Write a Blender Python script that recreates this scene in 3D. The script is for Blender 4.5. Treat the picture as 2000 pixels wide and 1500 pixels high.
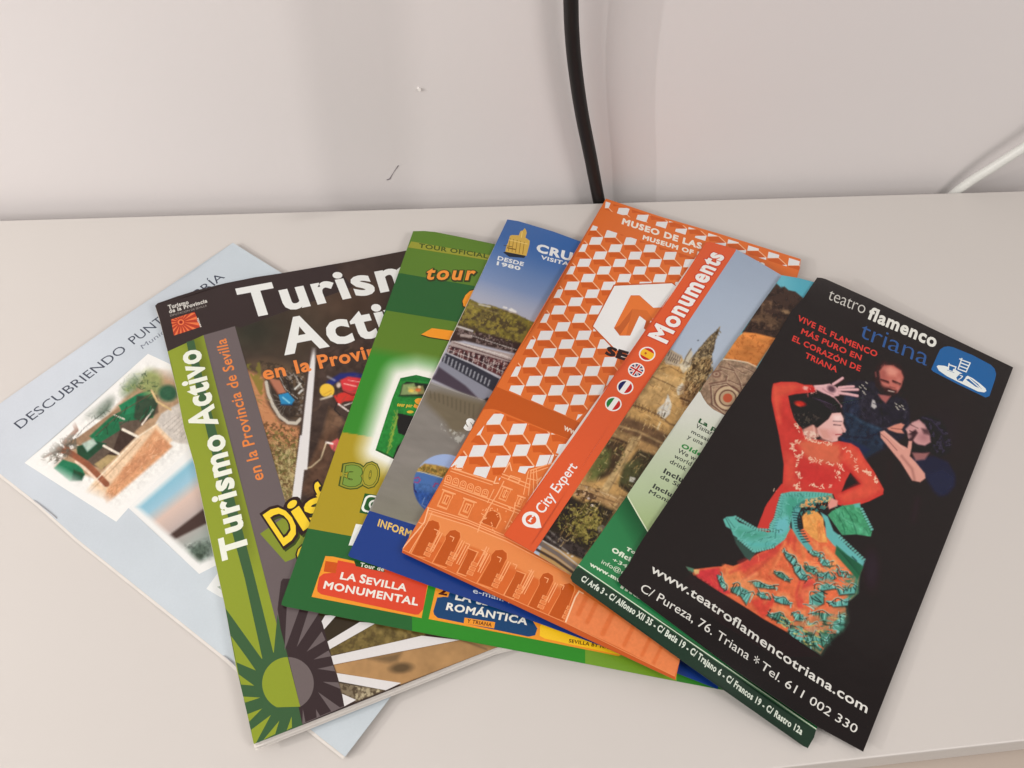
import bpy, math, random
import numpy as np
from mathutils import Matrix, Vector
from mathutils.geometry import delaunay_2d_cdt

for o in list(bpy.data.objects):
    bpy.data.objects.remove(o, do_unlink=True)
SC = bpy.context.scene
COL = SC.collection

# ------------------------------------------------------------------ camera
F_PX, PITCH, YAW, ROLL, CAM_H = 1581.437, 0.9302652, -0.1898360, 0.0990433, 0.295858
RIP_SEED = 3
cp, sp = math.cos(PITCH), math.sin(PITCH)
_f = np.array([0, cp, -sp]); _u = np.array([0, sp, cp]); _r = np.array([1.0, 0, 0])
cr, sr = math.cos(ROLL), math.sin(ROLL)
_r2, _u2 = cr * _r + sr * _u, -sr * _r + cr * _u
cy, sy = math.cos(YAW), math.sin(YAW)
_Z = np.array([[cy, -sy, 0], [sy, cy, 0], [0, 0, 1]])
RT, UP, FW = _Z @ _r2, _Z @ _u2, _Z @ _f
cam_data = bpy.data.cameras.new("camera")
cam_data.sensor_width = 36.0
cam_data.lens = 36.0 * F_PX / 2000.0
cam_data.clip_start, cam_data.clip_end = 0.01, 50
cam = bpy.data.objects.new("camera", cam_data)
M = Matrix.Identity(4)
for i in range(3):
    M[i][0], M[i][1], M[i][2] = RT[i], UP[i], -FW[i]
M[2][3] = CAM_H
cam.matrix_world = M
COL.objects.link(cam)
SC.camera = cam

# ------------------------------------------------------------------ light
world = bpy.data.worlds.new("World")
SC.world = world
world.use_nodes = True
world.node_tree.nodes["Background"].inputs[0].default_value = (1.0, 0.948, 0.915, 1)
world.node_tree.nodes["Background"].inputs[1].default_value = 0.445
SC.view_settings.view_transform = 'Standard'
SC.view_settings.look = 'None'
SC.view_settings.exposure = 0.0
SC.view_settings.gamma = 1.0

def lamp(name, loc, target, size, power, color):
    l = bpy.data.lights.new(name, 'AREA')
    l.shape = 'DISK'; l.size = size; l.energy = power; l.color = color
    o = bpy.data.objects.new(name, l)
    o.location = loc
    o.rotation_euler = (Vector(target) - Vector(loc)).to_track_quat('-Z', 'Y').to_euler()
    COL.objects.link(o)
    return o
lamp("soft_left_light", (-1.10, -0.24, 0.50), (0, 0.30, 0.05), 0.70, 11.3, (1.0, 0.945, 0.91))  # broad soft source added to soften shadows from the left; no window there
lamp("table_lamp", (-1.15, 0.0, 0.38), (0, 0.25, 0), 0.003, 5.2, (1.0, 0.94, 0.90))
lamp("ceiling_lamp", (0.90, -0.60, 1.0), (0, 0.3, 0), 0.50, 7.4, (1.0, 0.93, 0.89))

# ------------------------------------------------------------------ helpers
def lin(c):
    c = np.asarray(c, float) / 255.0
    return np.where(c <= 0.04045, c / 12.92, ((c + 0.055) / 1.055) ** 2.4)
ILL = np.array([0.97, 0.93, 0.96])      # how bright a pure white sheet comes out here
def alb(c, gloss=0.0165):
    return np.clip((lin(c) - gloss) / ILL, 0.0015, 0.9)

def rays(P):
    P = np.asarray(P, float).reshape(-1, 2)
    return FW[None] + (P[:, :1] - 1000) / F_PX * RT[None] - (P[:, 1:] - 750) / F_PX * UP[None]
def on_table(P, h=0.0):
    """measured point of the photograph -> metres on the table (height h)"""
    d = rays(P)
    return (d * ((np.asarray(h) - CAM_H) / d[:, 2])[:, None])[:, :2]
def on_wall(P, y):
    d = rays(P)
    q = d * (y / d[:, 1])[:, None]
    q[:, 2] += CAM_H
    return q
def to_px(X):
    X = np.asarray(X, float).reshape(-1, 3) - np.array([0, 0, CAM_H])
    w = X @ FW
    return np.stack([1000 + F_PX * (X @ RT) / w, 750 - F_PX * (X @ UP) / w], 1)

def tag(o, label=None, cat=None, group=None, kind=None):
    if label: o['label'] = label
    if cat: o['category'] = cat
    if group: o['group'] = group
    if kind: o['kind'] = kind
    return o
def empty(name, loc):
    o = bpy.data.objects.new(name, None); o.location = loc; o.empty_display_size = 0.01
    COL.objects.link(o); return o
def mesh_obj(name, V, Fc, mat, parent=None, smooth=False):
    me = bpy.data.meshes.new(name)
    V = np.asarray(V, float)
    if parent is not None:
        V = V - np.array(parent.location)
    me.from_pydata(V.tolist(), [], [list(map(int, f)) for f in Fc])
    me.materials.append(mat)
    if smooth:
        me.polygons.foreach_set('use_smooth', [True] * len(me.polygons))
    me.update()
    o = bpy.data.objects.new(name, me)
    COL.objects.link(o)
    if parent is not None: o.parent = parent
    return o

# zoomed measuring frames: (x0, y0, scale)
ZF = dict(A=(0,450,.266667), B=(0,800,.266667), C=(280,480,.266667), D=(380,850,.2333), E=(380,1130,.3),
          F=(560,430,.24664), G=(540,780,.30664), H=(680,420,.266667), I=(680,780,.266667), J=(560,1060,.45),
          K=(960,380,.22663), L=(960,680,.25332), M=(760,860,.32009), N=(1220,460,.266667), O=(1060,800,.266667),
          P=(1100,1060,.28002), Q=(1500,530,.25), R=(1480,680,.22666), T=(1320,880,.27998), U=(1200,1050,.28666), V=(1040,480,.1), Y=(1328,859,.2775), X=(0,0,1.0))
def z(k, *pts):
    x0, y0, s = ZF[k]
    p = np.array(pts, float).reshape(-1, 2)
    return p * s + np.array([x0, y0])
def zi(k, p):
    x0, y0, s = ZF[k]
    return (p - np.array([x0, y0])) / s

# ------------------------------------------------------------------ noise and soft painting
def _hash(ix, iy, s):
    n = (ix.astype(np.int64) * 374761393 + iy.astype(np.int64) * 668265263 + s * 1442695041) & 0xffffffff
    n = ((n ^ (n >> 13)) * 1274126177) & 0xffffffff
    return ((n ^ (n >> 16)) & 0xffff) / 65535.0
def vnoise(x, y, s=0):
    ix, iy = np.floor(x), np.floor(y); fx, fy = x - ix, y - iy
    fx, fy = fx * fx * (3 - 2 * fx), fy * fy * (3 - 2 * fy)
    a, b = _hash(ix, iy, s), _hash(ix + 1, iy, s); c, d = _hash(ix, iy + 1, s), _hash(ix + 1, iy + 1, s)
    return (a * (1 - fx) + b * fx) * (1 - fy) + (c * (1 - fx) + d * fx) * fy
def fbm(x, y, s=0, o=4):
    v, a, t = 0, 0.5, 0
    for k in range(o):
        v = v + a * vnoise(x * 2 ** k, y * 2 ** k, s + k * 17); t += a; a *= .6
    return v / t
def seg_dist(P, a, b):
    ab = b - a; L = (ab @ ab) + 1e-12
    t = np.clip(((P - a) @ ab) / L, 0, 1)
    return np.linalg.norm(P - (a + t[:, None] * ab), axis=1)
def inside(P, poly):
    x, y = P[:, 0], P[:, 1]; r = np.zeros(len(P), bool)
    x0, y0 = poly[:, 0], poly[:, 1]; x1, y1 = np.roll(x0, -1), np.roll(y0, -1)
    for i in range(len(poly)):
        if y0[i] == y1[i]: continue
        c = (y0[i] > y) != (y1[i] > y)
        r ^= c & (x < (x1[i] - x0[i]) * (y - y0[i]) / (y1[i] - y0[i]) + x0[i])
    return r
def sdist(P, poly):
    """signed distance, negative inside"""
    d = np.full(len(P), 1e9)
    n = len(poly)
    for i in range(n):
        d = np.minimum(d, seg_dist(P, poly[i], poly[(i + 1) % n]))
    return np.where(inside(P, poly), -d, d)
class Pic:
    """soft-edged painter: colours the points P (measured frame) of a printed picture"""
    def __init__(s, P, base, fr='X'):
        s.P = P; s.c = np.tile(np.array(base, float), (len(P), 1)); s.fr = fr
    def use(s, fr): s.fr = fr; return s
    def q(s, pts): return z(s.fr, *pts)
    def sc(s, v): return v * ZF[s.fr][2]
    def mix(s, m, col, a=1.0):
        m = (np.clip(m, 0, 1) * a)[:, None]
        s.c = s.c * (1 - m) + np.asarray(col, float) * m
    def _near(s, pts, pad):
        lo, hi = pts.min(0) - pad, pts.max(0) + pad
        return np.nonzero(((s.P >= lo) & (s.P <= hi)).all(1))[0]
    def _apply(s, idx, m, col, a):
        m = (np.clip(m, 0, 1) * a)[:, None]
        col = np.asarray(col, float)
        s.c[idx] = s.c[idx] * (1 - m) + col * m
    def poly(s, col, pts, soft=1.5, a=1.0):
        pts = s.q(pts); soft = max(soft, .6); i = s._near(pts, soft)
        if len(i): s._apply(i, .5 - sdist(s.P[i], pts) / soft, col, a)
        return s
    def line(s, col, pts, w, soft=1.2, a=1.0):
        pts = s.q(pts); w = s.sc(w); i = s._near(pts, w + soft)
        if len(i):
            d = np.full(len(i), 1e9)
            for k in range(len(pts) - 1): d = np.minimum(d, seg_dist(s.P[i], pts[k], pts[k + 1]))
            s._apply(i, .5 - (d - w / 2) / soft, col, a)
        return s
    def blob(s, col, c, rx, ry=None, rot=0, soft=1.5, a=1.0):
        ry = rx if ry is None else ry
        c = s.q([c])[0]; rx, ry = s.sc(rx), s.sc(ry)
        i = s._near(c[None], max(rx, ry) + soft)
        if len(i):
            d = s.P[i] - c; cs, sn = math.cos(rot), math.sin(rot)
            u, v = d[:, 0] * cs + d[:, 1] * sn, -d[:, 0] * sn + d[:, 1] * cs
            r = np.sqrt((u / rx) ** 2 + (v / ry) ** 2)
            s._apply(i, .5 - (r - 1) * min(rx, ry) / soft, col, a)
        return s
    def grain(s, amt, size, seed=0, pts=None, rot=0.0, stretch=1.0, tint=None, thr=None, o=3):
        """multiplies (or tints) by noise; size in photo pixels"""
        if pts is None: i = np.arange(len(s.P)); m = np.ones(len(i))
        else:
            pts = s.q(pts); i = s._near(pts, 3)
            if not len(i): return s
            m = np.clip(.5 - sdist(s.P[i], pts) / 3, 0, 1)
        x, y = s.P[i, 0], s.P[i, 1]; cs, sn = math.cos(rot), math.sin(rot)
        u, v = (x * cs + y * sn) / size / stretch, (-x * sn + y * cs) / size
        n = fbm(u, v, seed, o)
        if tint is not None:
            t = .5 if thr is None else thr
            s._apply(i, np.clip((n - t) * 7 + .5, 0, 1) * m, tint, amt)
        else:
            s.c[i] *= (1 + (n - .5) * 2 * amt * m)[:, None]
        return s

def strokes(s, pts, n, pal, ang, L_, w_, seed=1, a=.85, jit=.5):
    """n short strokes of the palette scattered in a polygon (frame units)"""
    r = random.Random(seed); q = np.array(pts, float); lo, hi = q.min(0), q.max(0); k = 0
    while k < n:
        c = np.array([r.uniform(lo[0], hi[0]), r.uniform(lo[1], hi[1])])
        if not inside(c[None], q)[0]: continue
        k += 1; t = ang + r.gauss(0, jit); d = np.array([math.cos(t), math.sin(t)]) * L_ * r.uniform(.4, 1); b = np.array([-d[1], d[0]]) * r.uniform(-.3, .3)
        s.line(pal[r.randrange(len(pal))], [c - d, c + b, c + d], w_ * r.uniform(.5, 1.3), 1.6, a)
Pic.strokes = strokes

# ------------------------------------------------------------------ lettering
_font_cache = {}
def glyphs(text, weight=0.0, track=0.0):
    """closed outlines of a word in the built-in font; cap height = 1, starts at x = 0"""
    key = (text, weight, track)
    if key in _font_cache: return _font_cache[key]
    cu = bpy.data.curves.new('t', 'FONT'); cu.body = text; cu.size = 1; cu.resolution_u = 3
    cu.space_character = 1 + track; cu.fill_mode = 'NONE'
    ob = bpy.data.objects.new('t', cu)
    COL.objects.link(ob)
    dg = bpy.context.evaluated_depsgraph_get(); dg.update()
    me = ob.evaluated_get(dg).to_mesh()
    V = np.array([v.co[:2] for v in me.vertices]).reshape(-1, 2)
    nb = {}
    for e in me.edges:
        a, b = e.vertices; nb.setdefault(a, []).append(b); nb.setdefault(b, []).append(a)
    seen, loops = set(), []
    for st in nb:
        if st in seen: continue
        lp, p, c = [], None, st
        while c not in seen:
            seen.add(c); lp.append(c)
            n = [q for q in nb[c] if q != p and q not in seen]
            if not n: break
            p, c = c, n[0]
        if len(lp) > 2: loops.append(V[lp])
    ob.evaluated_get(dg).to_mesh_clear()
    bpy.data.objects.remove(ob); bpy.data.curves.remove(cu)
    out = []
    for i, lp in enumerate(loops):
        hole = sum(inside(lp[:1], q)[0] for j, q in enumerate(loops) if j != i) % 2
        x, y = lp[:, 0], lp[:, 1]
        ar = (x * np.roll(y, -1) - y * np.roll(x, -1)).sum()
        if weight:
            if ar < 0: lp = lp[::-1]
            keep = np.linalg.norm(lp - np.roll(lp, 1, 0), axis=1) > 1e-5
            lp = lp[keep]
            e1 = lp - np.roll(lp, 1, 0); e2 = np.roll(lp, -1, 0) - lp
            e1 = e1 / np.linalg.norm(e1, axis=1)[:, None]; e2 = e2 / np.linalg.norm(e2, axis=1)[:, None]
            n1 = np.column_stack([e1[:, 1], -e1[:, 0]]); n2 = np.column_stack([e2[:, 1], -e2[:, 0]])
            b = n1 + n2; b = b / np.maximum((b * b).sum(1) / 2, .55)[:, None]
            lp = lp + b * weight * (-.8 if hole else 1)
        out.append((lp, -1 if hole else 1))
    _font_cache[key] = out
    return out
def font_caps():
    H_ = np.concatenate([l for l, g in glyphs('H')]); return H_[:, 1].min(), H_[:, 1].max()

# ------------------------------------------------------------------ sheets: heights
SHEETS = []          # (world outline polygon, height function)
GX0, GY0, GS, GNX, GNY = -0.36, -0.02, 0.002, 420, 200
_gx, _gy = np.meshgrid(GX0 + GS * np.arange(GNX), GY0 + GS * np.arange(GNY))
GRID = np.column_stack([_gx.ravel(), _gy.ravel()])
RIP = [0]
def rest_height(thick, bumps=()):
    """a sheet of the given thickness draped loosely over everything already lying below it"""
    base = np.zeros(len(GRID))
    for poly, hg, fall in SHEETS:
        d = sdist(GRID, poly)
        w = np.where(d <= 0.001, 1.0, np.exp(-(np.maximum(d - .001, 0) / fall) ** 2))
        base = np.maximum(base, hg * w)
    b2 = base.reshape(GNY, GNX)
    for _ in range(26):
        q = np.pad(b2, 1, mode='edge')
        b2 = (q[:-2, 1:-1] + q[2:, 1:-1] + q[1:-1, :-2] + q[1:-1, 2:] + 2 * q[1:-1, 1:-1]) / 6
    lack = np.maximum(base - b2.ravel(), 0).reshape(GNY, GNX)
    for _ in range(9):
        q = np.pad(lack, 1, mode='edge')
        lack = np.maximum(lack, np.maximum(np.maximum(q[:-2, 1:-1], q[2:, 1:-1]), np.maximum(q[1:-1, :-2], q[1:-1, 2:])))
    for _ in range(20):
        q = np.pad(lack, 1, mode='edge')
        lack = (q[:-2, 1:-1] + q[2:, 1:-1] + q[1:-1, :-2] + q[1:-1, 2:] + 2 * q[1:-1, 1:-1]) / 6
    print('lack mm', lack.max() * 1000, 'base mm', base.max() * 1000)
    RIP[0] += 1
    h = (b2 + lack).ravel() + thick + .0009 * vnoise(GRID[:, 0] / .06 + 9 * RIP[0], GRID[:, 1] / .05 + 5, RIP[0])
    for (bx, by, r, a) in bumps:
        h = h + a * np.exp(-((GRID[:, 0] - bx) ** 2 + (GRID[:, 1] - by) ** 2) / r ** 2)
    Hg = h.reshape(GNY, GNX)
    def Hf(XY):
        XY = np.asarray(XY, float).reshape(-1, 2)
        u = np.clip((XY[:, 0] - GX0) / GS, 0, GNX - 1.001); v = np.clip((XY[:, 1] - GY0) / GS, 0, GNY - 1.001)
        i, j = u.astype(int), v.astype(int); u, v = u - i, v - j
        return (Hg[j, i] * (1 - u) + Hg[j, i + 1] * u) * (1 - v) + (Hg[j + 1, i] * (1 - u) + Hg[j + 1, i + 1] * u) * v
    Hf.grid = h
    gyy, gxx = np.gradient(Hg, GS)
    def Nf(XY):
        u = np.clip((XY[:, 0] - GX0) / GS, 0, GNX - 1.001); v = np.clip((XY[:, 1] - GY0) / GS, 0, GNY - 1.001)
        i, j = u.astype(int), v.astype(int); u, v = u - i, v - j
        L = lambda g: (g[j, i] * (1 - u) + g[j, i + 1] * u) * (1 - v) + (g[j + 1, i] * (1 - u) + g[j + 1, i + 1] * u) * v
        n = np.column_stack([-L(gxx), -L(gyy), np.ones(len(XY))]); return n / np.linalg.norm(n, axis=1)[:, None]
    Hf.normal = Nf
    return Hf
def settle(outline_px, Hf, fall=0.03):
    w = lay(outline_px, Hf)[:, :2]
    SHEETS.append((w, Hf.grid, fall))
    return w
def lay(P, Hf):
    """measured points -> metres on a sheet lying at height Hf"""
    P = np.asarray(P, float).reshape(-1, 2)
    xy = on_table(P, np.full(len(P), 0.003))
    for _ in range(4):
        h = Hf(xy); d = rays(P)
        xy = d[:, :2] * ((h - CAM_H) / d[:, 2])[:, None]
    return np.column_stack([xy, Hf(xy)])

class Print:
    """one printed sheet: flat shapes with exact edges over an outline, triangulated together"""
    def __init__(s, outline, Hf, base):
        s.out = np.asarray(outline, float); s.Hf = Hf; s.sh = []; s.dense = []
        s.sh.append(([(s.out, 1)], base))
    def poly(s, col, pts, fr='X'):
        s.sh.append(([(z(fr, *pts), 1)], col)); return s
    def loops(s, col, L): s.sh.append((L, col)); return s
    def ell(s, col, c, rx, ry=None, fr='X', n=28, rot=0):
        ry = rx if ry is None else ry
        t = np.linspace(0, 2 * math.pi, n, endpoint=False)
        u, v = rx * np.cos(t), ry * np.sin(t)
        pts = np.column_stack([c[0] + u * math.cos(rot) - v * math.sin(rot), c[1] + u * math.sin(rot) + v * math.cos(rot)])
        return s.poly(col, pts, fr)
    def line(s, col, pts, w, fr='X', closed=False):
        p = z(fr, *pts); w = w * ZF[fr][2] / 2
        n = len(p); rng = range(n if closed else n - 1)
        for k in rng:
            a, b = p[k], p[(k + 1) % n]; d = b - a; L = np.linalg.norm(d)
            if L < 1e-6: continue
            d /= L; nn = np.array([-d[1], d[0]]) * w
            e = d * w * .6
            s.sh.append(([(np.array([a - e + nn, b + e + nn, b + e - nn, a - e - nn]), 1)], col))
        return s
    def pic(s, pts, painter, step, fr='X'):
        p = z(fr, *pts); s.sh.append(([(p, 1)], painter)); s.dense.append((p, step)); return s
    def text(s, txt, p0, p1, top, col, fr='X', bold=0.0, track=None):
        """baseline from p0 to p1; top = tip of the capital standing on p0"""
        q = z(fr, p0, p1, top)
        w = lay(q, s.Hf)[:, :2]
        track = bold * 3.2 if track is None else track
        L = glyphs(txt, bold, track)
        allp = np.concatenate([l for l, g in glyphs(txt, 0.0, track)]); x0, x1 = allp[:, 0].min(), allp[:, 0].max()
        b0, b1 = font_caps()
        ex, ey = (w[1] - w[0]) / (x1 - x0), (w[2] - w[0]) / (b1 - b0)
        out = []
        for lp, sg in L:
            xy = w[0] + (lp[:, :1] - x0) * ex + (lp[:, 1:] - b0) * ey
            out.append((to_px(np.column_stack([xy, s.Hf(xy)])), sg))
        s.sh.append((out, col)); return s
    def build(s, name, mat, parent, coarse=8.0, skirt=0.00018):
        lo, hi = s.out.min(0), s.out.max(0)
        pts, edges = [], []
        def add_loop(lp):
            k = len(pts); n = len(lp)
            pts.extend(map(tuple, lp))
            edges.extend((k + i, k + (i + 1) % n) for i in range(n))
        def clipped(lp):
            return ((lp.max(0) < lo) | (lp.min(0) > hi)).any()
        for L, c in s.sh:
            for lp, sg in L:
                if clipped(lp): continue
                add_loop(np.asarray(lp))
        rng = np.random.RandomState(5)
        g = np.stack(np.meshgrid(np.arange(lo[0], hi[0], coarse), np.arange(lo[1], hi[1], coarse)), -1).reshape(-1, 2)
        g = g + rng.uniform(-1, 1, g.shape)
        pts.extend(map(tuple, g[sdist(g, s.out) < -2]))
        for p, step in s.dense:
            a, b = p.min(0), p.max(0)
            a, b = np.maximum(a, lo), np.minimum(b, hi)
            g = np.stack(np.meshgrid(np.arange(a[0], b[0], step), np.arange(a[1], b[1], step * .87)), -1)
            g[1::2, :, 0] += step / 2
            g = g.reshape(-1, 2)
            g = g[inside(g, p) & inside(g, s.out)]
            pts.extend(map(tuple, g + rng.uniform(-.08, .08, g.shape) * step))
        V, E, T, *_ = delaunay_2d_cdt([Vector(p) for p in pts], edges, [], 0, 1e-3)
        V = np.array([v[:] for v in V]); T = np.array([t[:] for t in T if len(t) == 3])
        cen = V[T].mean(1)
        keep = inside(cen, s.out); T = T[keep]; cen = cen[keep]
        lab = np.arange(len(V))              # keep only the one connected sheet
        for _ in range(400):
            m = lab[T].min(1); new = lab.copy()
            for k in range(3): np.minimum.at(new, T[:, k], m)
            new = new[new]
            if (new == lab).all(): break
            lab = new
        tl = lab[T[:, 0]]; big = np.bincount(tl).argmax(); keep = tl == big; T = T[keep]; cen = cen[keep]
        own = np.zeros(len(T), int)
        for i, (L, c) in enumerate(s.sh):
            if i == 0: continue
            A = np.concatenate([l for l, g in L]); a, b = A.min(0), A.max(0)
            idx = np.nonzero(((cen >= a) & (cen <= b)).all(1))[0]
            if not len(idx): continue
            r = np.zeros(len(idx), int)
            for lp, sg in L: r += sg * inside(cen[idx], np.asarray(lp))
            own[idx[r > 0]] = i
        cols = np.zeros((len(T), 3, 4)); cols[..., 3] = 1
        for i, (L, c) in enumerate(s.sh):
            t = np.nonzero(own == i)[0]
            if not len(t): continue
            if callable(c):
                vi, inv = np.unique(T[t].ravel(), return_inverse=True)
                cc = c(V[vi])
                cols[t, :, :3] = alb(np.clip(cc, 0, 255))[inv.ravel()].reshape(-1, 3, 3)
            else:
                cols[t, :, :3] = alb(c)
        W = lay(V, s.Hf)
        # outward normal up
        a, b, c3 = W[T[:, 0]], W[T[:, 1]], W[T[:, 2]]
        fl = np.cross(b - a, c3 - a)[:, 2] < 0
        T[fl] = T[fl][:, [0, 2, 1]]; cols[fl] = cols[fl][:, [0, 2, 1]]
        # skirt: the thickness of the paper
        ec = {}
        for t in T:
            for k in range(3):
                e = (t[k], t[(k + 1) % 3]); ec[e] = 1
        bd = [e for e in ec if (e[1], e[0]) not in ec]
        tri_of = {}
        for ti, t in enumerate(T):
            for k in range(3): tri_of[(t[k], t[(k + 1) % 3])] = ti
        nv = len(W)
        Wl = W.copy(); Wl[:, 2] -= skirt
        low = sorted({v for e in bd for v in e}); mp = {v: nv + i for i, v in enumerate(low)}
        Vall = np.concatenate([W, Wl[low]]) - np.array(parent.location)
        sk = [(e[1], e[0], mp[e[0]], mp[e[1]]) for e in bd]
        faces = T.tolist() + sk
        me = bpy.data.meshes.new(name)
        me.from_pydata(Vall.tolist(), [], faces)
        me.materials.append(mat)
        ca = me.color_attributes.new('print', 'FLOAT_COLOR', 'CORNER')
        edge = np.repeat(np.array([cols[tri_of[e]].mean(0) * .75 + np.array([.07, .065, .06, .25]) for e in bd]), 4, axis=0)
        ca.data.foreach_set('color', np.concatenate([cols.reshape(-1, 4), edge]).astype(np.float32).ravel())
        sm = np.ones(len(faces), bool); sm[len(T):] = False
        me.polygons.foreach_set('use_smooth', sm)
        me.update()
        nrm = s.Hf.normal(np.concatenate([W, Wl[low]])[:, :2])
        me.normals_split_custom_set_from_vertices(nrm.tolist())
        o = bpy.data.objects.new(name, me); COL.objects.link(o); o.parent = parent
        print(name, parent.name, len(faces))
        return o

# ------------------------------------------------------------------ materials
def bsdf(m): return m.node_tree.nodes['Principled BSDF']
def new_mat(name, color, rough=0.5, spec=0.4):
    m = bpy.data.materials.new(name); m.use_nodes = True; b = bsdf(m)
    b.inputs['Base Color'].default_value = (*color, 1); b.inputs['Roughness'].default_value = rough
    b.inputs['Specular IOR Level'].default_value = spec
    return m
def print_material(name, rough, spec, bump=0.02):
    m = new_mat(name, (.5, .5, .5), rough, spec); nt = m.node_tree; b = bsdf(m)
    a = nt.nodes.new('ShaderNodeVertexColor'); a.layer_name = 'print'
    tc = nt.nodes.new('ShaderNodeTexCoord')
    n = nt.nodes.new('ShaderNodeTexNoise'); n.inputs['Scale'].default_value = 1400; n.inputs['Detail'].default_value = 2
    mr = nt.nodes.new('ShaderNodeMapRange'); mr.inputs[3].default_value = .965; mr.inputs[4].default_value = 1.035
    mx = nt.nodes.new('ShaderNodeVectorMath'); mx.operation = 'MULTIPLY'
    nt.links.new(tc.outputs['Object'], n.inputs['Vector']); nt.links.new(n.outputs['Fac'], mr.inputs[0])
    nt.links.new(a.outputs['Color'], mx.inputs[0]); nt.links.new(mr.outputs[0], mx.inputs[1])
    nt.links.new(mx.outputs[0], b.inputs['Base Color'])
    n2 = nt.nodes.new('ShaderNodeTexNoise'); n2.inputs['Scale'].default_value = 22; n2.inputs['Detail'].default_value = 3
    nt.links.new(tc.outputs['Object'], n2.inputs['Vector'])
    bp = nt.nodes.new('ShaderNodeBump'); bp.inputs['Strength'].default_value = bump; bp.inputs['Distance'].default_value = .01
    nt.links.new(n2.outputs['Fac'], bp.inputs['Height']); nt.links.new(bp.outputs[0], b.inputs['Normal'])
    return m
def noisy_mat(name, color, var, scale, rough, spec, bump=0.1, bscale=400, bdist=.0004):
    m = new_mat(name, color, rough, spec); nt = m.node_tree; b = bsdf(m)
    tc = nt.nodes.new('ShaderNodeTexCoord')
    n = nt.nodes.new('ShaderNodeTexNoise'); n.inputs['Scale'].default_value = scale; n.inputs['Detail'].default_value = 4
    mr = nt.nodes.new('ShaderNodeMapRange'); mr.inputs[3].default_value = 1 - var; mr.inputs[4].default_value = 1 + var
    mx = nt.nodes.new('ShaderNodeVectorMath'); mx.operation = 'MULTIPLY'
    mx.inputs[0].default_value = color
    nt.links.new(tc.outputs['Object'], n.inputs['Vector']); nt.links.new(n.outputs['Fac'], mr.inputs[0])
    nt.links.new(mr.outputs[0], mx.inputs[1]); nt.links.new(mx.outputs[0], b.inputs['Base Color'])
    n2 = nt.nodes.new('ShaderNodeTexNoise'); n2.inputs['Scale'].default_value = bscale; n2.inputs['Detail'].default_value = 4
    nt.links.new(tc.outputs['Object'], n2.inputs['Vector'])
    bp = nt.nodes.new('ShaderNodeBump'); bp.inputs['Strength'].default_value = bump; bp.inputs['Distance'].default_value = bdist
    nt.links.new(n2.outputs['Fac'], bp.inputs['Height']); nt.links.new(bp.outputs[0], b.inputs['Normal'])
    return m
M_GLOSS = print_material('glossy_print', .21, .40, .07)
M_MATT = print_material('satin_print', .33, .42, .05)
M_PAPER = noisy_mat('white_paper', (.72, .69, .65), .06, 300, .7, .2)
M_WALL = noisy_mat('wall_paint', (.655, .628, .622), .015, 6, .8, .15, .12, 260, .0005)
M_TABLE = noisy_mat('white_laminate', (.605, .58, .55), .012, 9, .42, .35, .02, 900, .0002)
_nt = M_TABLE.node_tree
_n = _nt.nodes.new('ShaderNodeTexNoise'); _n.inputs['Scale'].default_value = 14; _n.inputs['Detail'].default_value = 6; _n.inputs['Roughness'].default_value = .7
_m = _nt.nodes.new('ShaderNodeMapRange'); _m.inputs[1].default_value = .35; _m.inputs[2].default_value = .7; _m.inputs[3].default_value = .34; _m.inputs[4].default_value = .55
_c = _nt.nodes.new('ShaderNodeTexCoord'); _nt.links.new(_c.outputs['Object'], _n.inputs['Vector']); _nt.links.new(_n.outputs['Fac'], _m.inputs[0]); _nt.links.new(_m.outputs[0], bsdf(M_TABLE).inputs['Roughness'])
M_EDGE = noisy_mat('beige_edge_band', (.50, .43, .37), .02, 20, .5, .3, .03, 500)
M_BLACK = noisy_mat('black_cable_sheath', (.010, .008, .008), .1, 200, .45, .3)
M_WHITE = noisy_mat('white_cable_sheath', (.62, .63, .60), .03, 100, .45, .4)
M_STEEL = new_mat('staple_steel', (.38, .38, .40), .5, .4)
M_MARK = new_mat('scuff', (.22, .20, .21), .8, .1)
M_CHIP = new_mat('plaster_chip', (.8, .78, .75), .8, .1)

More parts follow.
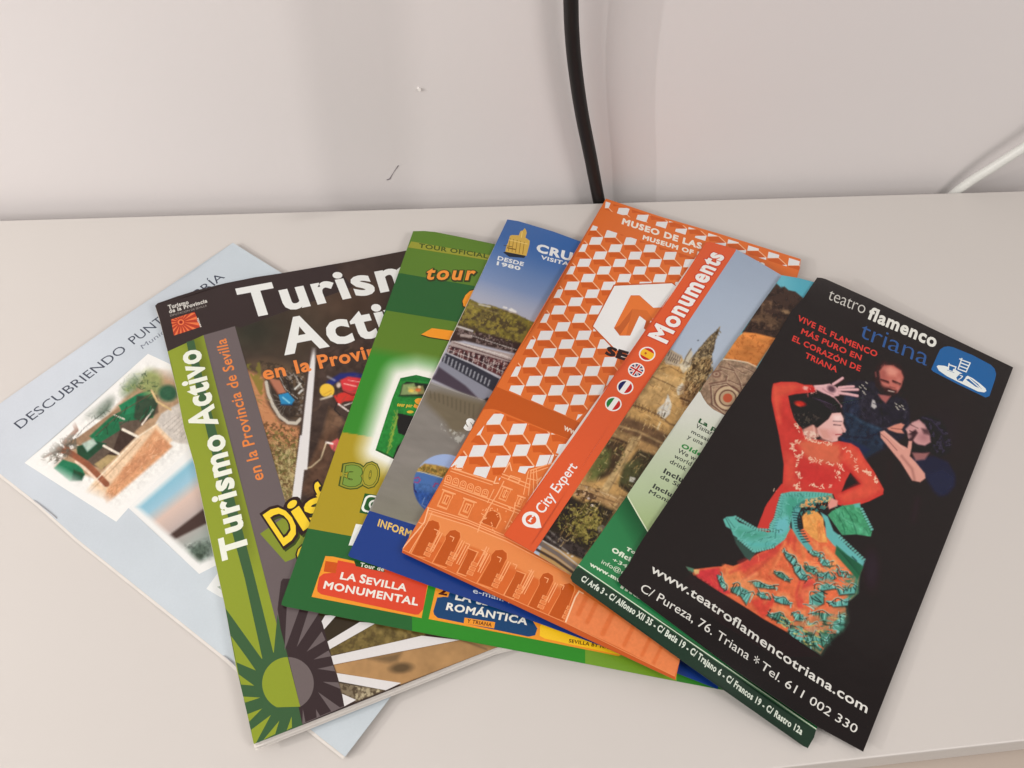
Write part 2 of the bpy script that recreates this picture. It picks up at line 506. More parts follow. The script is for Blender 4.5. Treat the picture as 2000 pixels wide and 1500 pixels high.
# ------------------------------------------------------------------ brochure bodies
def sheet_stack(name, parent, outline_w, Hf, z_from, z_to, n, mat, jitter=.0002, shrink=0.0004, th=None, seed=1, drift=(0, 0)):
    """n thin leaves under a cover; outline in metres"""
    rng = np.random.RandomState(seed)
    c = outline_w.mean(0)
    dz = (z_to - z_from) / n
    th = dz * .62 if th is None else th
    lo, hi = outline_w.min(0), outline_w.max(0)
    g = np.stack(np.meshgrid(np.arange(lo[0], hi[0], .005), np.arange(lo[1], hi[1], .005)), -1).reshape(-1, 2)
    for k in range(n):
        d = outline_w - c
        o = c + d * (1 - shrink / np.abs(d).mean() * (1 + .3 * rng.rand())) + rng.uniform(-1, 1, 2) * jitter + np.array(drift) * (k + 1)
        # resample
        pts = []
        for i in range(len(o)):
            a, b = o[i], o[(i + 1) % len(o)]; m = max(1, int(np.linalg.norm(b - a) / .006))
            pts += [a + (b - a) * t / m for t in range(m)]
        pts = np.array(pts); m = len(pts)
        gi = g[sdist(g, o) < -.004]
        V, E, T, *_ = delaunay_2d_cdt([Vector(p) for p in np.concatenate([pts, gi])], [(i, (i + 1) % m) for i in range(m)], [], 1, 1e-7)
        V = np.array([v[:] for v in V]); T = [tuple(t) for t in T]
        zt = Hf(V) - z_from_off(z_from, k, dz)
        top = np.column_stack([V, zt]); bot = np.column_stack([V, zt - th])
        nv = len(V)
        ec = set()
        TT = []
        for t in T:
            a, b, c3 = V[t[0]], V[t[1]], V[t[2]]
            if (b[0] - a[0]) * (c3[1] - a[1]) - (b[1] - a[1]) * (c3[0] - a[0]) < 0: t = (t[0], t[2], t[1])
            TT.append(t)
            for q in range(3): ec.add((t[q], t[(q + 1) % 3]))
        bd = [e for e in ec if (e[1], e[0]) not in ec]
        Fc = TT + [(t[0] + nv, t[2] + nv, t[1] + nv) for t in TT] + [(e[1], e[0], e[0] + nv, e[1] + nv) for e in bd]
        mesh_obj(name, np.concatenate([top, bot]), Fc, mat, parent)
def z_from_off(z0, k, dz): return z0 + k * dz
# ------------------------------------------------------------------ setting
WALL_Y, BACK_Y, FRONT_Y = 0.3470, 0.3368, 0.0472
def box(x0, x1, y0, y1, z0, z1, bev=0.0, seg=2):
    import bmesh
    bm = bmesh.new(); bmesh.ops.create_cube(bm, size=1)
    for v in bm.verts:
        v.co = Vector(((x0 + x1) / 2 + v.co.x * (x1 - x0), (y0 + y1) / 2 + v.co.y * (y1 - y0), (z0 + z1) / 2 + v.co.z * (z1 - z0)))
    if bev: bmesh.ops.bevel(bm, geom=bm.edges[:], offset=bev, segments=seg, profile=.5, affect='EDGES')
    V = [v.co[:] for v in bm.verts]; bm.verts.index_update()
    Fc = [[v.index for v in f.verts] for f in bm.faces]; bm.free()
    return V, Fc
def slab(name, mat, parent, *a, bev=0.0):
    V, Fc = box(*a, bev=bev); return mesh_obj(name, V, Fc, mat, parent)
def relief_wall():
    nx, nz = 120, 90
    X = np.linspace(-1.6, 1.9, nx); Zs = np.linspace(-.75, 1.5, nz)
    V = []
    for zz in Zs:
        for xx in X: V.append((xx, WALL_Y, zz))
    Fc = [(j * nx + i, j * nx + i + 1, (j + 1) * nx + i + 1, (j + 1) * nx + i) for j in range(nz - 1) for i in range(nx - 1)]
    return V, Fc
V, Fc = relief_wall()
w = mesh_obj('wall', V, Fc, M_WALL); tag(w, kind='structure')
fl = slab('floor', M_EDGE, None, -1.6, 1.9, -1.8, WALL_Y, -.76, -.75); tag(fl, kind='structure')

desk = empty('sideboard', (0.05, 0.19, -.75))
tag(desk, 'white laminate sideboard carrying the fan of brochures against the wall', 'sideboard')
slab('top_panel', M_TABLE, desk, -.9, 1.0, FRONT_Y, BACK_Y, -.018, 0, bev=.0006)
slab('carcass', M_EDGE, desk, -.88, .98, FRONT_Y + .003, BACK_Y - .01, -.74, -.0184)
slab('drawer_front', M_EDGE, desk, -.89, .049, FRONT_Y - .020, FRONT_Y + .0026, -.30, -.020, bev=.001)
slab('drawer_front', M_EDGE, desk, .052, .99, FRONT_Y - .020, FRONT_Y + .0026, -.30, -.020, bev=.001)

def tube(name, P, r, mat, flat=1.0, seg=20, sub=8):
    P = np.asarray(P, float); n = len(P)
    pts = []
    for i in range(n - 1):
        p0, p1, p2, p3 = P[max(i - 1, 0)], P[i], P[i + 1], P[min(i + 2, n - 1)]
        for k in range(sub):
            t = k / sub
            pts.append(.5 * ((2 * p1) + (p2 - p0) * t + (2 * p0 - 5 * p1 + 4 * p2 - p3) * t * t + (-p0 + 3 * p1 - 3 * p2 + p3) * t ** 3))
    pts.append(P[-1]); pts = np.array(pts)
    V, Fc = [], []
    for i, p in enumerate(pts):
        t = pts[min(i + 1, len(pts) - 1)] - pts[max(i - 1, 0)]; t /= np.linalg.norm(t)
        s = np.cross(t, [0, 1, 0]); s /= np.linalg.norm(s); nn = np.cross(s, t)
        for k in range(seg):
            a = 2 * math.pi * k / seg
            V.append(p + s * math.cos(a) * r + nn * math.sin(a) * r * flat)
    for i in range(len(pts) - 1):
        for k in range(seg):
            Fc.append((i * seg + k, i * seg + (k + 1) % seg, (i + 1) * seg + (k + 1) % seg, (i + 1) * seg + k))
    return mesh_obj(name, V, Fc, mat, smooth=True)
wp = on_wall([(1113, -260), (1112, -130), (1115, 0), (1117, 60), (1123, 130), (1136, 220), (1154, 310), (1171, 398), (1190, 480), (1215, 620)], 0.3408)
lift = np.array([.0034, .0033, .0031, .0028, .0024, .0019, .0013, .0004, 0, 0])
wp = np.array([on_wall([q], .3412 - l)[0] for q, l in zip([(1113, -260), (1112, -130), (1115, 0), (1117, 60), (1123, 130), (1136, 220), (1154, 310), (1171, 398), (1190, 480), (1215, 620)], lift)])
wp[-2:, 1] = .3414
top = wp[0]
wp = np.concatenate([[[top[0] + .03, .3405, 1.3], [top[0] + .02, .3395, .9], [top[0] + .006, .338, top[2] + .22]], wp])
c = tube('power_cable', wp, .0034, M_BLACK)
tag(c, 'black cable hanging down the white wall behind the sideboard', 'cable')
wq = [(2140, 205), (2070, 246), (2000, 288), (1937, 328), (1900, 351), (1866, 376), (1840, 402), (1815, 450)]
wl = [.010, .009, .008, .006, .004, .002, 0, 0]
wp = np.array([on_wall([q], .3432 - l)[0] for q, l in zip(wq, wl)])
wp = np.concatenate([[[wp[0][0] + .9, .344, .75], [wp[0][0] + .42, .343, .42], [wp[0][0] + .12, .339, wp[0][2] + .105]], wp])
c = tube('thin_cable', wp, .0027, M_WHITE)
tag(c, 'white cable rising to the right edge from behind the sideboard', 'cable')
# marks on the plaster
def wall_patch(name, px, th, mat, lab, cat):
    q = on_wall(px, WALL_Y); n = len(q)
    f = q.copy(); f[:, 1] -= th
    Fc = [tuple(range(n, 2 * n))] + [(i, (i + 1) % n, n + (i + 1) % n, n + i) for i in range(n)]
    o = mesh_obj(name, np.concatenate([q, f]), Fc, mat); tag(o, lab, cat)
wall_patch('scuff_mark', [(777, 323), (779, 323), (768, 338), (762, 350), (756, 352), (755, 350.5), (760.5, 348.5)], .0002, M_MARK,
           'small dark slanted scratch on the wall left of the black cable', 'scuff mark')
wall_patch('plaster_chip', [(815, 172), (818, 170), (822, 172), (822, 175), (819, 177), (816, 175)], .0008, M_CHIP,
           'tiny raised white chip of plaster high on the wall', 'plaster chip')
# unseen rod on a cord, added only to cast the soft upright wall band
PX, PY, PZ = -.7565, .121, .243
pd = empty('shadow_rod', (PX, PY, PZ))
tag(pd, 'added unseen white rod on a cord, casting the upright shadow band on the wall', 'shadow caster')
def lathe(name, prof, mat, seg=24):
    V, Fc = [], []
    for r, zz in prof:
        for k in range(seg):
            a = 2 * math.pi * k / seg; V.append((PX + r * math.cos(a), PY + r * math.sin(a), zz))
    for i in range(len(prof) - 1):
        for k in range(seg): Fc.append((i * seg + k, i * seg + (k + 1) % seg, (i + 1) * seg + (k + 1) % seg, (i + 1) * seg + k))
    return mesh_obj(name, V, Fc, mat, pd, smooth=True)
lathe('rod', [(.0014, PZ + .01), (.0014, PZ + .001), (.0022, PZ), (.0025, PZ + .002), (.0025, .72), (.002, .725), (.0015, .73), (.0001, .731)], M_WHITE)
lathe('cord', [(.0015, .73), (.0015, 1.5)], M_BLACK, 8)
# ================================================================== 1 light blue booklet
def obj_at(name, out_px, label, cat, Hf):
    c = lay(np.array(out_px, float), Hf)[:, :2].mean(0)
    e = empty(name, (c[0], c[1], float(Hf([c])[0])))
    tag(e, label, cat, 'tourist brochures fanned out on the sideboard'); return e
WHITE = (228, 226, 226)

out = z('X', (-94, 853), (0, 788), (84, 729), (250, 613), (455, 474), (490, 496), (545, 530), (1156, 893), (767, 1356), (674, 1478), (598, 1418), (462, 1304), (440, 1284), (150, 1052), (70, 980), (0, 925))
Hf = rest_height(.0014, [(-.135, .27, .03, .0016)])
bk = obj_at('booklet', out, 'pale blue booklet of white framed photos, lowest and leftmost in the fan', 'booklet', Hf)
def blue_cover(P):
    t = np.clip((P[:, 1] - 500) / 900, 0, 1)[:, None]; u = np.clip(P[:, 0] / 500, 0, 1)[:, None]
    a = np.array([188., 196, 206]); b = np.array([199., 201, 213]); c = np.array([195., 202, 211])
    k = (a * u + b * (1 - u)) * (1 - t) + c * t
    return k * (1 + (fbm(P[:, 0] / 130, P[:, 1] / 130, 3) - .5)[:, None] * .05)
p = Print(out, Hf, blue_cover)
p.text('DESCUBRIENDO', (40, 838), (249, 684), (26, 827), (70, 74, 88))
p.text('PUNTA', (262, 673), (338, 617), (249, 662), (70, 74, 88))
p.text('UMBRÍA', (347, 611), (440, 542), (334, 600), (70, 74, 88))
p.text('Municipio', (279, 682), (350, 631), (274, 675), (120, 124, 138))
# first framed photo
Q1 = [(48, 904), (289, 691), (332, 711), (470, 790), (367, 880), (251, 992), (227, 1019)]
def photo1(P):
    c = Pic(P, (232, 229, 229)).use('B')
    inner = z('X', (80, 900), (285, 712), (460, 790), (230, 985))
    d = sdist(P, inner)
    m = np.clip(.5 - d / 26, 0, 1)
    s = Pic(P, (226, 222, 220)).use('B')
    s.poly((172, 140, 112), [(400, 420), (1130, -300), (1420, -300), (1420, 60), (700, 500)], 8)
    s.poly((150, 120, 96), [(440, 250), (560, 210), (1100, -180), (1180, -230), (1200, -160), (620, 260)], 2)
    s.poly((92, 78, 68), [(560, 330), (900, 40), (1120, -60), (1130, 30), (1000, 150), (760, 430), (620, 400)], 4)
    s.poly((30, 104, 70), [(655, 195), (800, 60), (1100, -110), (1160, -60), (1120, 60), (870, 90), (880, 150), (720, 250)], 3)
    s.poly((38, 120, 82), [(870, -30), (1000, -110), (1120, -150), (1150, -40), (1060, 10), (900, 40)], 3)
    s.poly((20, 70, 50), [(560, 270), (700, 230), (780, 250), (640, 370), (570, 350)], 3)
    s.poly((170, 186, 176), [(600, 250), (680, 210), (710, 250), (640, 310)], 4)
    s.poly((34, 110, 78), [(395, 430), (460, 365), (600, 410), (620, 480), (510, 525)], 3)
    s.poly((20, 66, 46), [(540, 440), (620, 470), (600, 520), (520, 525)], 4)
    s.poly((64, 50, 44), [(880, 150), (1010, 190), (860, 330), (740, 430), (700, 400), (830, 290)], 3)
    s.poly((60, 50, 44), [(1000, -100), (1150, -110), (1160, 20), (1050, 100), (980, 60)], 4, .7)
    s.poly((170, 146, 104), [(690, 400), (790, 330), (870, 340), (740, 440)], 3)
    s.poly((222, 190, 160), [(735, 470), (1010, 190), (1150, 100), (1240, 10), (1420, 60), (1300, 200), (1100, 350), (780, 660), (620, 610)], 5)
    s.poly((206, 150, 112), [(800, 560), (1140, 140), (1260, 270), (1200, 330), (780, 690), (760, 640)], 6)
    s.poly((190, 130, 96), [(900, 440), (1180, 210), (1250, 270), (1000, 450), (860, 560)], 8, .7)
    s.poly((200, 190, 184), [(1140, 100), (1180, 30), (1330, -60), (1420, 100), (1420, 260), (1280, 240)], 4)
    for k in range(7): s.line((150, 138, 130), [(1195 + k * 26, 120 + k * 16), (1290 + k * 26, 40 + k * 10)], 5, 1.2, .6)
    s.line((226, 214, 200), [(900, 145), (1010, 200)], 20, 1.5); s.line((226, 214, 200), [(760, 265), (870, 325)], 18, 1.5)
    s.line((222, 208, 196), [(1040, 110), (1120, 0)], 12, 1.5); s.line((220, 206, 194), [(840, 40), (910, 70)], 12, 1.5)
    s.line((230, 200, 180), [(560, 380), (760, 550)], 24, 3)
    s.line((140, 84, 62), [(780, 545), (640, 400), (520, 320), (430, 290)], 44, 3)
    s.line((128, 84, 66), [(520, 330), (470, 240), (560, 150), (540, 100)], 30, 2)
    s.line((110, 84, 70), [(500, 300), (400, 310), (320, 350)], 16, 2)
    s.grain(.75, 7, 4, [(290, 350), (450, 190), (560, 180), (560, 300), (420, 380)], tint=(92, 88, 78), thr=.52)
    s.blob((74, 90, 76), (760, -20), 90, 45, -.9, 10, .85); s.blob((88, 100, 84), (660, 20), 60, 30, -.7, 10, .6)
    s.blob((90, 112, 70), (960, -190), 90, 50, -.9, 14, .85); s.blob((140, 150, 96), (1110, -200), 80, 100, 0, 14, .9)
    s.strokes([(860, -240), (1060, -290), (1190, -200), (1140, -130), (960, -150), (880, -120)], 70, [(84, 104, 68), (150, 158, 104), (116, 130, 84), (60, 76, 56)], .8, 16, 8, 31, .8, 1.2)
    s.strokes([(600, 20), (760, -80), (840, -20), (740, 60), (640, 70)], 50, [(70, 82, 74), (118, 124, 112), (94, 100, 92)], .8, 15, 6, 32, .75, 1.2)
    s.strokes([(290, 350), (400, 220), (560, 170), (580, 260), (440, 400), (320, 380)], 60, [(98, 86, 76), (74, 66, 60), (120, 104, 92)], .2, 22, 5, 33, .75, 1.3)
    s.strokes([(660, 200), (870, 0), (1120, -100), (1120, 50), (880, 110), (720, 240)], 26, [(22, 84, 58), (52, 136, 94), (14, 60, 44)], -.85, 30, 9, 34, .6, .3)
    s.strokes([(800, 560), (1140, 140), (1260, 270), (1000, 460), (780, 680)], 60, [(220, 170, 132), (186, 128, 92), (232, 190, 156), (170, 116, 84)], -.8, 26, 6, 35, .6, .3)
    s.line((236, 220, 200), [(620, 600), (800, 420), (1010, 200), (1160, 100)], 9, 2, .8); s.line((150, 110, 84), [(640, 620), (820, 440), (1030, 220)], 6, 2, .6)
    s.line((40, 34, 32), [(560, 200), (620, 130), (760, 20)], 4, 1.2, .6); s.line((90, 74, 60), [(700, 190), (900, 10), (1130, -130)], 7, 1.6, .9)
    s.line((206, 176, 130), [(1110, -140), (1150, -60), (1250, 0)], 16, 2)
    s.blob((36, 84, 62), (1230, -120), 70, 60, 0, 8, .9)
    s.grain(.12, 6, 9)
    c.mix(m, s.c)
    return c.c
p.pic(Q1, photo1, 1.9)
Q2 = [(251, 992), (367, 880), (480, 790), (640, 1000), (430, 1100), (389, 1121)]
def photo2(P):
    c = Pic(P, (228, 226, 227)); inner = z('X', (262, 990), (480, 800), (640, 1000), (390, 1104)); d = sdist(P, inner)
    m = np.clip(.5 - (d + 5) / 12, 0, 1)
    s = Pic(P, (120, 176, 200)).use('B')
    n = np.array([0.62, .78]); t = (P @ n - (z('B', (1100, 560)) @ n)[0])
    def g(a, b, col, al=1.0): s.mix(np.clip((t - a) / (b - a), 0, 1), col, al)
    g(0, 40, (150, 186, 206)); g(38, 62, (208, 182, 172)); g(62, 100, (176, 160, 158)); g(90, 150, (150, 160, 156))
    s.poly((70, 54, 50), [(1240, 920), (1500, 720), (1700, 620), (1700, 760), (1500, 840), (1280, 950)], 5)
    s.blob((74, 88, 78), (1450, 1050), 120, 60, -.6, 16, .9); s.blob((60, 72, 62), (1440, 1090), 50, 25, -.6, 6, .9)
    s.grain(.35, 5, 6, [(1300, 1000), (1700, 900), (1700, 1150), (1400, 1200)])
    c.mix(m, s.c); return c.c
p.pic(Q2, photo2, 2.4)
p.poly((224, 224, 226), [(403, 1150), (426, 1118), (520, 1090), (520, 1190), (430, 1166)])
p.poly((160, 170, 160), [(424, 1146), (520, 1120), (520, 1170), (440, 1158)])
p.build('cover', M_GLOSS, bk)
ow = settle(out, Hf, .03)
sheet_stack('page', bk, ow, Hf, .00030, .00125, 4, M_PAPER, jitter=.0003, shrink=.0002, seed=3, drift=(-.0001, -.00022))
for a, b in (((69, 979), (108, 1010)), ((439, 1282), (463, 1303))):
    w3 = lay(np.array([a, b], float), Hf); w3[:, 2] += .0001
    st = tube('staple', [w3[0] + [0, 0, -.0006], w3[0], w3[1], w3[1] + [0, 0, -.0006]], .0002, M_STEEL, seg=8, sub=3)
    st.data.transform(Matrix.Translation(-bk.location)); st.parent = bk

# ================================================================== 2 active tourism magazine
out = z('X', (303, 597), (308, 592), (320, 588), (345, 579), (384, 567), (440, 553), (500, 541), (547, 534), (680, 511), (795, 489), (896, 469),
        (1268, 1191), (968, 1265), (720, 1364), (600, 1412), (495.5, 1453), (484, 1400), (461, 1301), (438, 1177), (403, 1019), (380, 908), (360, 838), (344, 757), (327, 685), (311, 621))
Hf = rest_height(.0034, [(-.128, .262, .022, .0012)])
mg = obj_at('magazine', out, 'thick active tourism magazine with lime green spine strip and cyclists, second from the left', 'magazine', Hf)
DK, LG, DG, GR = (54, 44, 44), (138, 150, 52), (62, 92, 62), (104, 93, 95)
p = Print(out, Hf, DK)
def mphoto(P):
    s = Pic(P, (62, 50, 46)).use('C')
    s.blob((74, 64, 52), (1000, 600), 500, 300, 0, 70, .6); s.blob((88, 66, 52), (1500, 420), 240, 160, 0, 60, .5); s.blob((42, 46, 38), (800, 620), 160, 120, 0, 50, .7)
    s.grain(.18, 40, 3)
    left = [(740, 760), (1215, 760), (1205, 980), (1130, 1500), (1080, 2150), (1060, 2250), (900, 1500), (690, 600)]
    s.poly((96, 78, 62), [(770, 850), (900, 830), (1180, 900), (1215, 1100), (1130, 1300), (1000, 1260), (880, 1000)], 20)
    s.poly((186, 128, 90), [(740, 900), (880, 960), (910, 1150), (1010, 1300), (1150, 1330), (1130, 1520), (1100, 1700), (960, 1700), (900, 1450)], 10)
    s.poly((142, 124, 84), [(930, 1440), (1140, 1480), (1100, 1900), (1080, 2120), (1040, 2160)], 30)
    s.grain(.75, 5, 8, [(740, 1260), (1150, 1330), (1080, 2150), (1000, 2150)], tint=(84, 62, 40), thr=.53)
    s.grain(.6, 6, 12, [(780, 1300), (1150, 1400), (1100, 1900), (1000, 1900)], tint=(96, 104, 52), thr=.6)
    s.grain(.6, 5, 17, [(930, 1480), (1150, 1480), (1080, 2150), (1000, 2150)], tint=(202, 184, 138), thr=.58)
    s.grain(.8, 11, 15, [(740, 870), (850, 850), (900, 1060), (860, 1100), (800, 980)], tint=(120, 112, 48), thr=.45)
    s.grain(.5, 5, 25, [(850, 840), (1190, 900), (1190, 1260), (1040, 1250), (900, 1000)], tint=(40, 34, 30), thr=.5)
    s.grain(.6, 4, 26, [(1000, 900), (1190, 960), (1170, 1240), (1060, 1230)], tint=(168, 160, 156), thr=.6)
    s.blob((40, 34, 32), (1030, 1120), 105, 160, -.32, 8, .6)
    s.line((190, 180, 168), [(900, 1000), (915, 1080), (950, 1170), (1000, 1250), (1060, 1295), (1120, 1300), (1150, 1270)], 24, 2)
    s.line((90, 80, 74), [(920, 1010), (935, 1080), (965, 1160), (1012, 1235), (1065, 1275), (1115, 1280)], 9, 1.5)
    for k in range(9):
        a = 2.0 + k * .33; s.line((150, 144, 138), [(1050, 1150), (1050 + 110 * math.cos(a), 1150 + 130 * math.sin(a))], 5, 1.2, .5)
    s.poly((170, 110, 88), [(920, 970), (1000, 985), (1045, 1075), (985, 1085), (950, 1030)], 3); s.line((120, 72, 58), [(930, 1000), (985, 1080)], 10, 3, .7)
    s.poly((44, 128, 178), [(990, 1092), (1060, 1075), (1108, 1130), (1085, 1165), (1010, 1160)], 2); s.line((130, 196, 222), [(1020, 1110), (1070, 1150)], 10, 2)
    s.line((28, 60, 96), [(1005, 1165), (1090, 1165)], 8, 2); s.line((210, 208, 204), [(1110, 1050), (1150, 1010)], 12, 2); s.line((200, 198, 196), [(1140, 1080), (1160, 1060)], 14, 2)
    s.strokes([(880, 1460), (1150, 1340), (1100, 1900), (1075, 2120), (1040, 2150)], 170, [(96, 74, 46), (176, 150, 104), (74, 78, 44), (204, 180, 132), (128, 92, 60)], .9, 16, 5, 3, .8, .8)
    s.strokes([(760, 1000), (900, 1100), (1000, 1280), (1140, 1340), (1120, 1480), (960, 1480), (860, 1300)], 60, [(150, 96, 66), (206, 152, 112), (104, 110, 56)], .5, 22, 5, 4, .6, .4)
    s.line((40, 36, 36), [(1010, 940), (1060, 1000), (1130, 960), (1180, 1010)], 7, 1.4, .9); s.line((186, 180, 176), [(1000, 960), (1040, 1050), (1130, 1120)], 5, 1.2, .8); s.line((40, 36, 36), [(1060, 1000), (1080, 1080)], 9, 1.4, .9)
    for k in range(4): s.line((204, 198, 192), [(1100 + k * 18, 935 + k * 30), (1130 + k * 14, 985 + k * 26)], 6, 1.3, .7)
    # right of the seam: dark rock, climber in red
    s.poly((66, 53, 48), [(1215, 760), (1900, 600), (1800, 1500), (1500, 2500), (1060, 2300), (1130, 1500)], 4)
    s.poly((112, 84, 66), [(1360, 1180), (1420, 1220), (1480, 1300), (1340, 1420), (1260, 1640), (1200, 1640), (1300, 1420)], 8, .9)
    s.poly((92, 66, 52), [(1300, 1400), (1420, 1330), (1480, 1500), (1300, 1900), (1160, 1800)], 12, .8)
    s.line((186, 168, 140), [(1340, 1440), (1300, 1560), (1230, 1620), (1140, 1650)], 10, 2)
    s.grain(.28, 14, 31, [(1215, 760), (1900, 600), (1800, 1500), (1500, 2500), (1060, 2300)])
    s.line((40, 46, 110), [(1360, 1010), (1450, 955), (1540, 950), (1620, 965)], 44, 5)
    s.poly((206, 58, 64), [(1440, 985), (1500, 958), (1640, 975), (1620, 1060), (1545, 1110), (1470, 1090)], 3)
    s.poly((200, 56, 50), [(1395, 1100), (1450, 1075), (1620, 1090), (1620, 1130), (1470, 1140), (1430, 1170)], 3)
    s.line((236, 170, 160), [(1470, 1010), (1560, 1030)], 8, 2); s.line((225, 210, 205), [(1430, 1160), (1500, 1210)], 12, 2); s.line((230, 220, 215), [(1470, 1170), (1560, 1140)], 7, 2)
    s.blob((226, 182, 66), (1345, 1060), 54, 50, .2, 2); s.line((200, 150, 50), [(1320, 1090), (1375, 1060)], 6, 2); s.line((196, 186, 170), [(1300, 1125), (1380, 1100)], 14, 3)
    s.line((200, 196, 198), [(1350, 960), (1400, 985)], 12, 4, .6); s.blob((210, 186, 176), (1430, 1020), 16, 20, 0, 3)
    s.poly((214, 96, 96), [(1360, 1450), (1420, 1410), (1450, 1440), (1420, 1520), (1380, 1490)], 3); s.line((232, 220, 216), [(1340, 1440), (1385, 1450)], 14, 2)
    s.strokes([(1240, 800), (1900, 640), (1750, 1500), (1500, 2300), (1130, 2200)], 90, [(88, 70, 60), (48, 38, 36), (108, 86, 68)], -.5, 60, 9, 6, .35, .5)
    s.line((70, 20, 26), [(1450, 1060), (1530, 1095), (1620, 1080)], 6, 2, .8); s.line((236, 190, 184), [(1500, 985), (1600, 1000)], 5, 1.4, .8); s.line((30, 30, 34), [(1420, 1150), (1400, 1200), (1440, 1240)], 9, 2, .8)
    # white seam
    d = sdist(s.P, z('C', (1232, 740), (1270, 740), (1200, 1640), (1132, 1640))); fade = np.clip((s.P[:, 1] - 672) / 60, 0, 1)
    s.mix((.5 - d / 2.2) * fade, (216, 211, 213))
    s.use('D').poly((216, 211, 213), [(884, 0), (952, 0), (878, 620), (812, 560)], 1.5)
    # bottom right fan
    s.use('E')
    s.poly((58, 50, 40), [(700, 150), (1200, 150), (900, 500), (850, 400)], 3)
    s.poly((112, 96, 58), [(880, 460), (1170, 295), (1500, 330), (1500, 380), (890, 500)], 3)
    s.grain(.35, 12, 41, [(880, 460), (1170, 295), (1600, 330), (1500, 380), (890, 500)]); s.grain(.6, 8, 42, [(880, 460), (1170, 295), (1600, 330), (1500, 380), (890, 500)], tint=(80, 66, 44), thr=.58)
    s.poly((166, 128, 88), [(905, 560), (1720, 400), (2000, 440), (1345, 690), (925, 615)], 3)
    s.grain(.12, 30, 43, [(905, 560), (1720, 400), (2000, 440), (1345, 690), (925, 615)])
    s.poly((104, 84, 62), [(1130, 520), (1350, 480), (1320, 540), (1270, 550)], 10, .8)
    s.blob((92, 74, 54), (1345, 582), 72, 32, -.1, 8, .95); s.line((100, 80, 60), [(1740, 400), (1900, 460)], 8, 4, .8)
    s.poly((126, 112, 92), [(940, 680), (1245, 725), (1050, 800), (960, 750)], 3); s.grain(.8, 7, 44, [(940, 680), (1245, 725), (1050, 800), (960, 750)], tint=(70, 58, 46), thr=.5)
    s.grain(.7, 6, 45, [(1040, 700), (1245, 725), (1050, 800)], tint=(206, 192, 160), thr=.55)
    return s.c
p.pic([(458.7, 637), (500, 540), (900, 460), (1268, 1191), (672.5, 1380)], mphoto, 2.0)
p.poly((56, 46, 46), [(303, 597), (500, 535), (640, 505), (690, 560), (470, 640), (458.7, 637), (324, 690)])
W_ = (216, 211, 213)
for q in ([(820, 290), (850, 240), (925, 238), (835, 340)], [(865, 410), (1075, 283), (1180, 290), (880, 460)],
          [(890, 505), (1480, 372), (1725, 400), (905, 560)], [(925, 615), (1345, 680), (1245, 727), (940, 670)], [(960, 750), (1052, 790), (975, 832)]):
    p.poly(W_, q, 'E')
strip_l = [(324, 688), (397.3, 654.7), (590, 1413), (495, 1456), (430, 1300), (380, 1000), (300, 700)]
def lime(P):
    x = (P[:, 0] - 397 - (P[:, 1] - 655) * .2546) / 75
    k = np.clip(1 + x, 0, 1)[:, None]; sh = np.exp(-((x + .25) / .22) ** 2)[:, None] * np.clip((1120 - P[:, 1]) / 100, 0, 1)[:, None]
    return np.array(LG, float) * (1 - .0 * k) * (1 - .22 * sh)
p.poly(DG, strip_l)
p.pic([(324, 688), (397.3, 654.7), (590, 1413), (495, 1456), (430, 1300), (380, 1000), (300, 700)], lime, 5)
p.poly(GR, [(397.3, 654.7), (458.7, 637), (672.5, 1380), (590, 1415)])
# dark stem behind the spine title
p.poly(DG, [(364, 668), (379, 664), (401, 760), (450, 945), (498, 1130), (513, 1190), (534.5, 1278), (513, 1289), (478, 1130), (432, 960), (384, 760)])
p.poly(DG, [(563, 1283), (516, 1283), (430, 1350), (400, 1500), (595, 1470), (592, 1418)])
E_ = lambda col, *pts: p.poly(col, pts, 'E')
E_(DG, (190, 178), (205, 260), (270, 545), (410, 700), (560, 700), (515, 480), (490, 500), (443, 530))
E_(DG, (540, 232), (515, 488), (500, 600), (610, 620), (610, 510))
E_(LG, (236, 372), (272, 545), (412, 617), (330, 500)); E_(DG, (272, 545), (330, 850), (430, 850), (450, 620))
E_(LG, (283, 620), (303, 690), (388, 697)); E_(LG, (315, 768), (328, 808), (428, 775))
E_(LG, (340, 885), (352, 935), (440, 846)); E_(LG, (368, 985), (380, 1080), (400, 1070), (497, 888)); E_(LG, (448, 1050), (525, 1012), (552, 925)); E_(LG, (600, 988), (634, 970), (632, 898))
D2 = (60, 49, 51)
E_(D2, (575, 0), (562, 20), (540, 200), (560, 330), (600, 480), (610, 520), (700, 945), (975, 828), (835, 300), (790, 180), (760, 60), (735, 0))
for q in ([(602, 150), (690, 180), (586, 468)], [(748, 190), (815, 215), (665, 447)], [(828, 345), (852, 400), (730, 476)], [(872, 468), (890, 505), (775, 527)], [(902, 566), (915, 604), (800, 588)],
          [(935, 676), (950, 718), (835, 672)], [(890, 864), (948, 840), (805, 740)], [(795, 905), (818, 895), (790, 850)], [(702, 945), (722, 935), (705, 850)]): E_(GR, *q)
p.poly(LG, [(608 - 168 * math.sin(a), 683 - 172 * math.cos(a)) for a in np.linspace(.03, math.pi * .86, 22)] , 'E')
p.poly((108, 97, 98), [(610, 512)] + [(608 + 168 * math.sin(a), 683 - 172 * math.cos(a)) for a in np.linspace(.03, math.pi * .86, 22)] + [(688, 832)], 'E')
p.poly(LG, [(606, 512), (688, 834), (540, 838), (500, 800), (480, 600)], 'E')
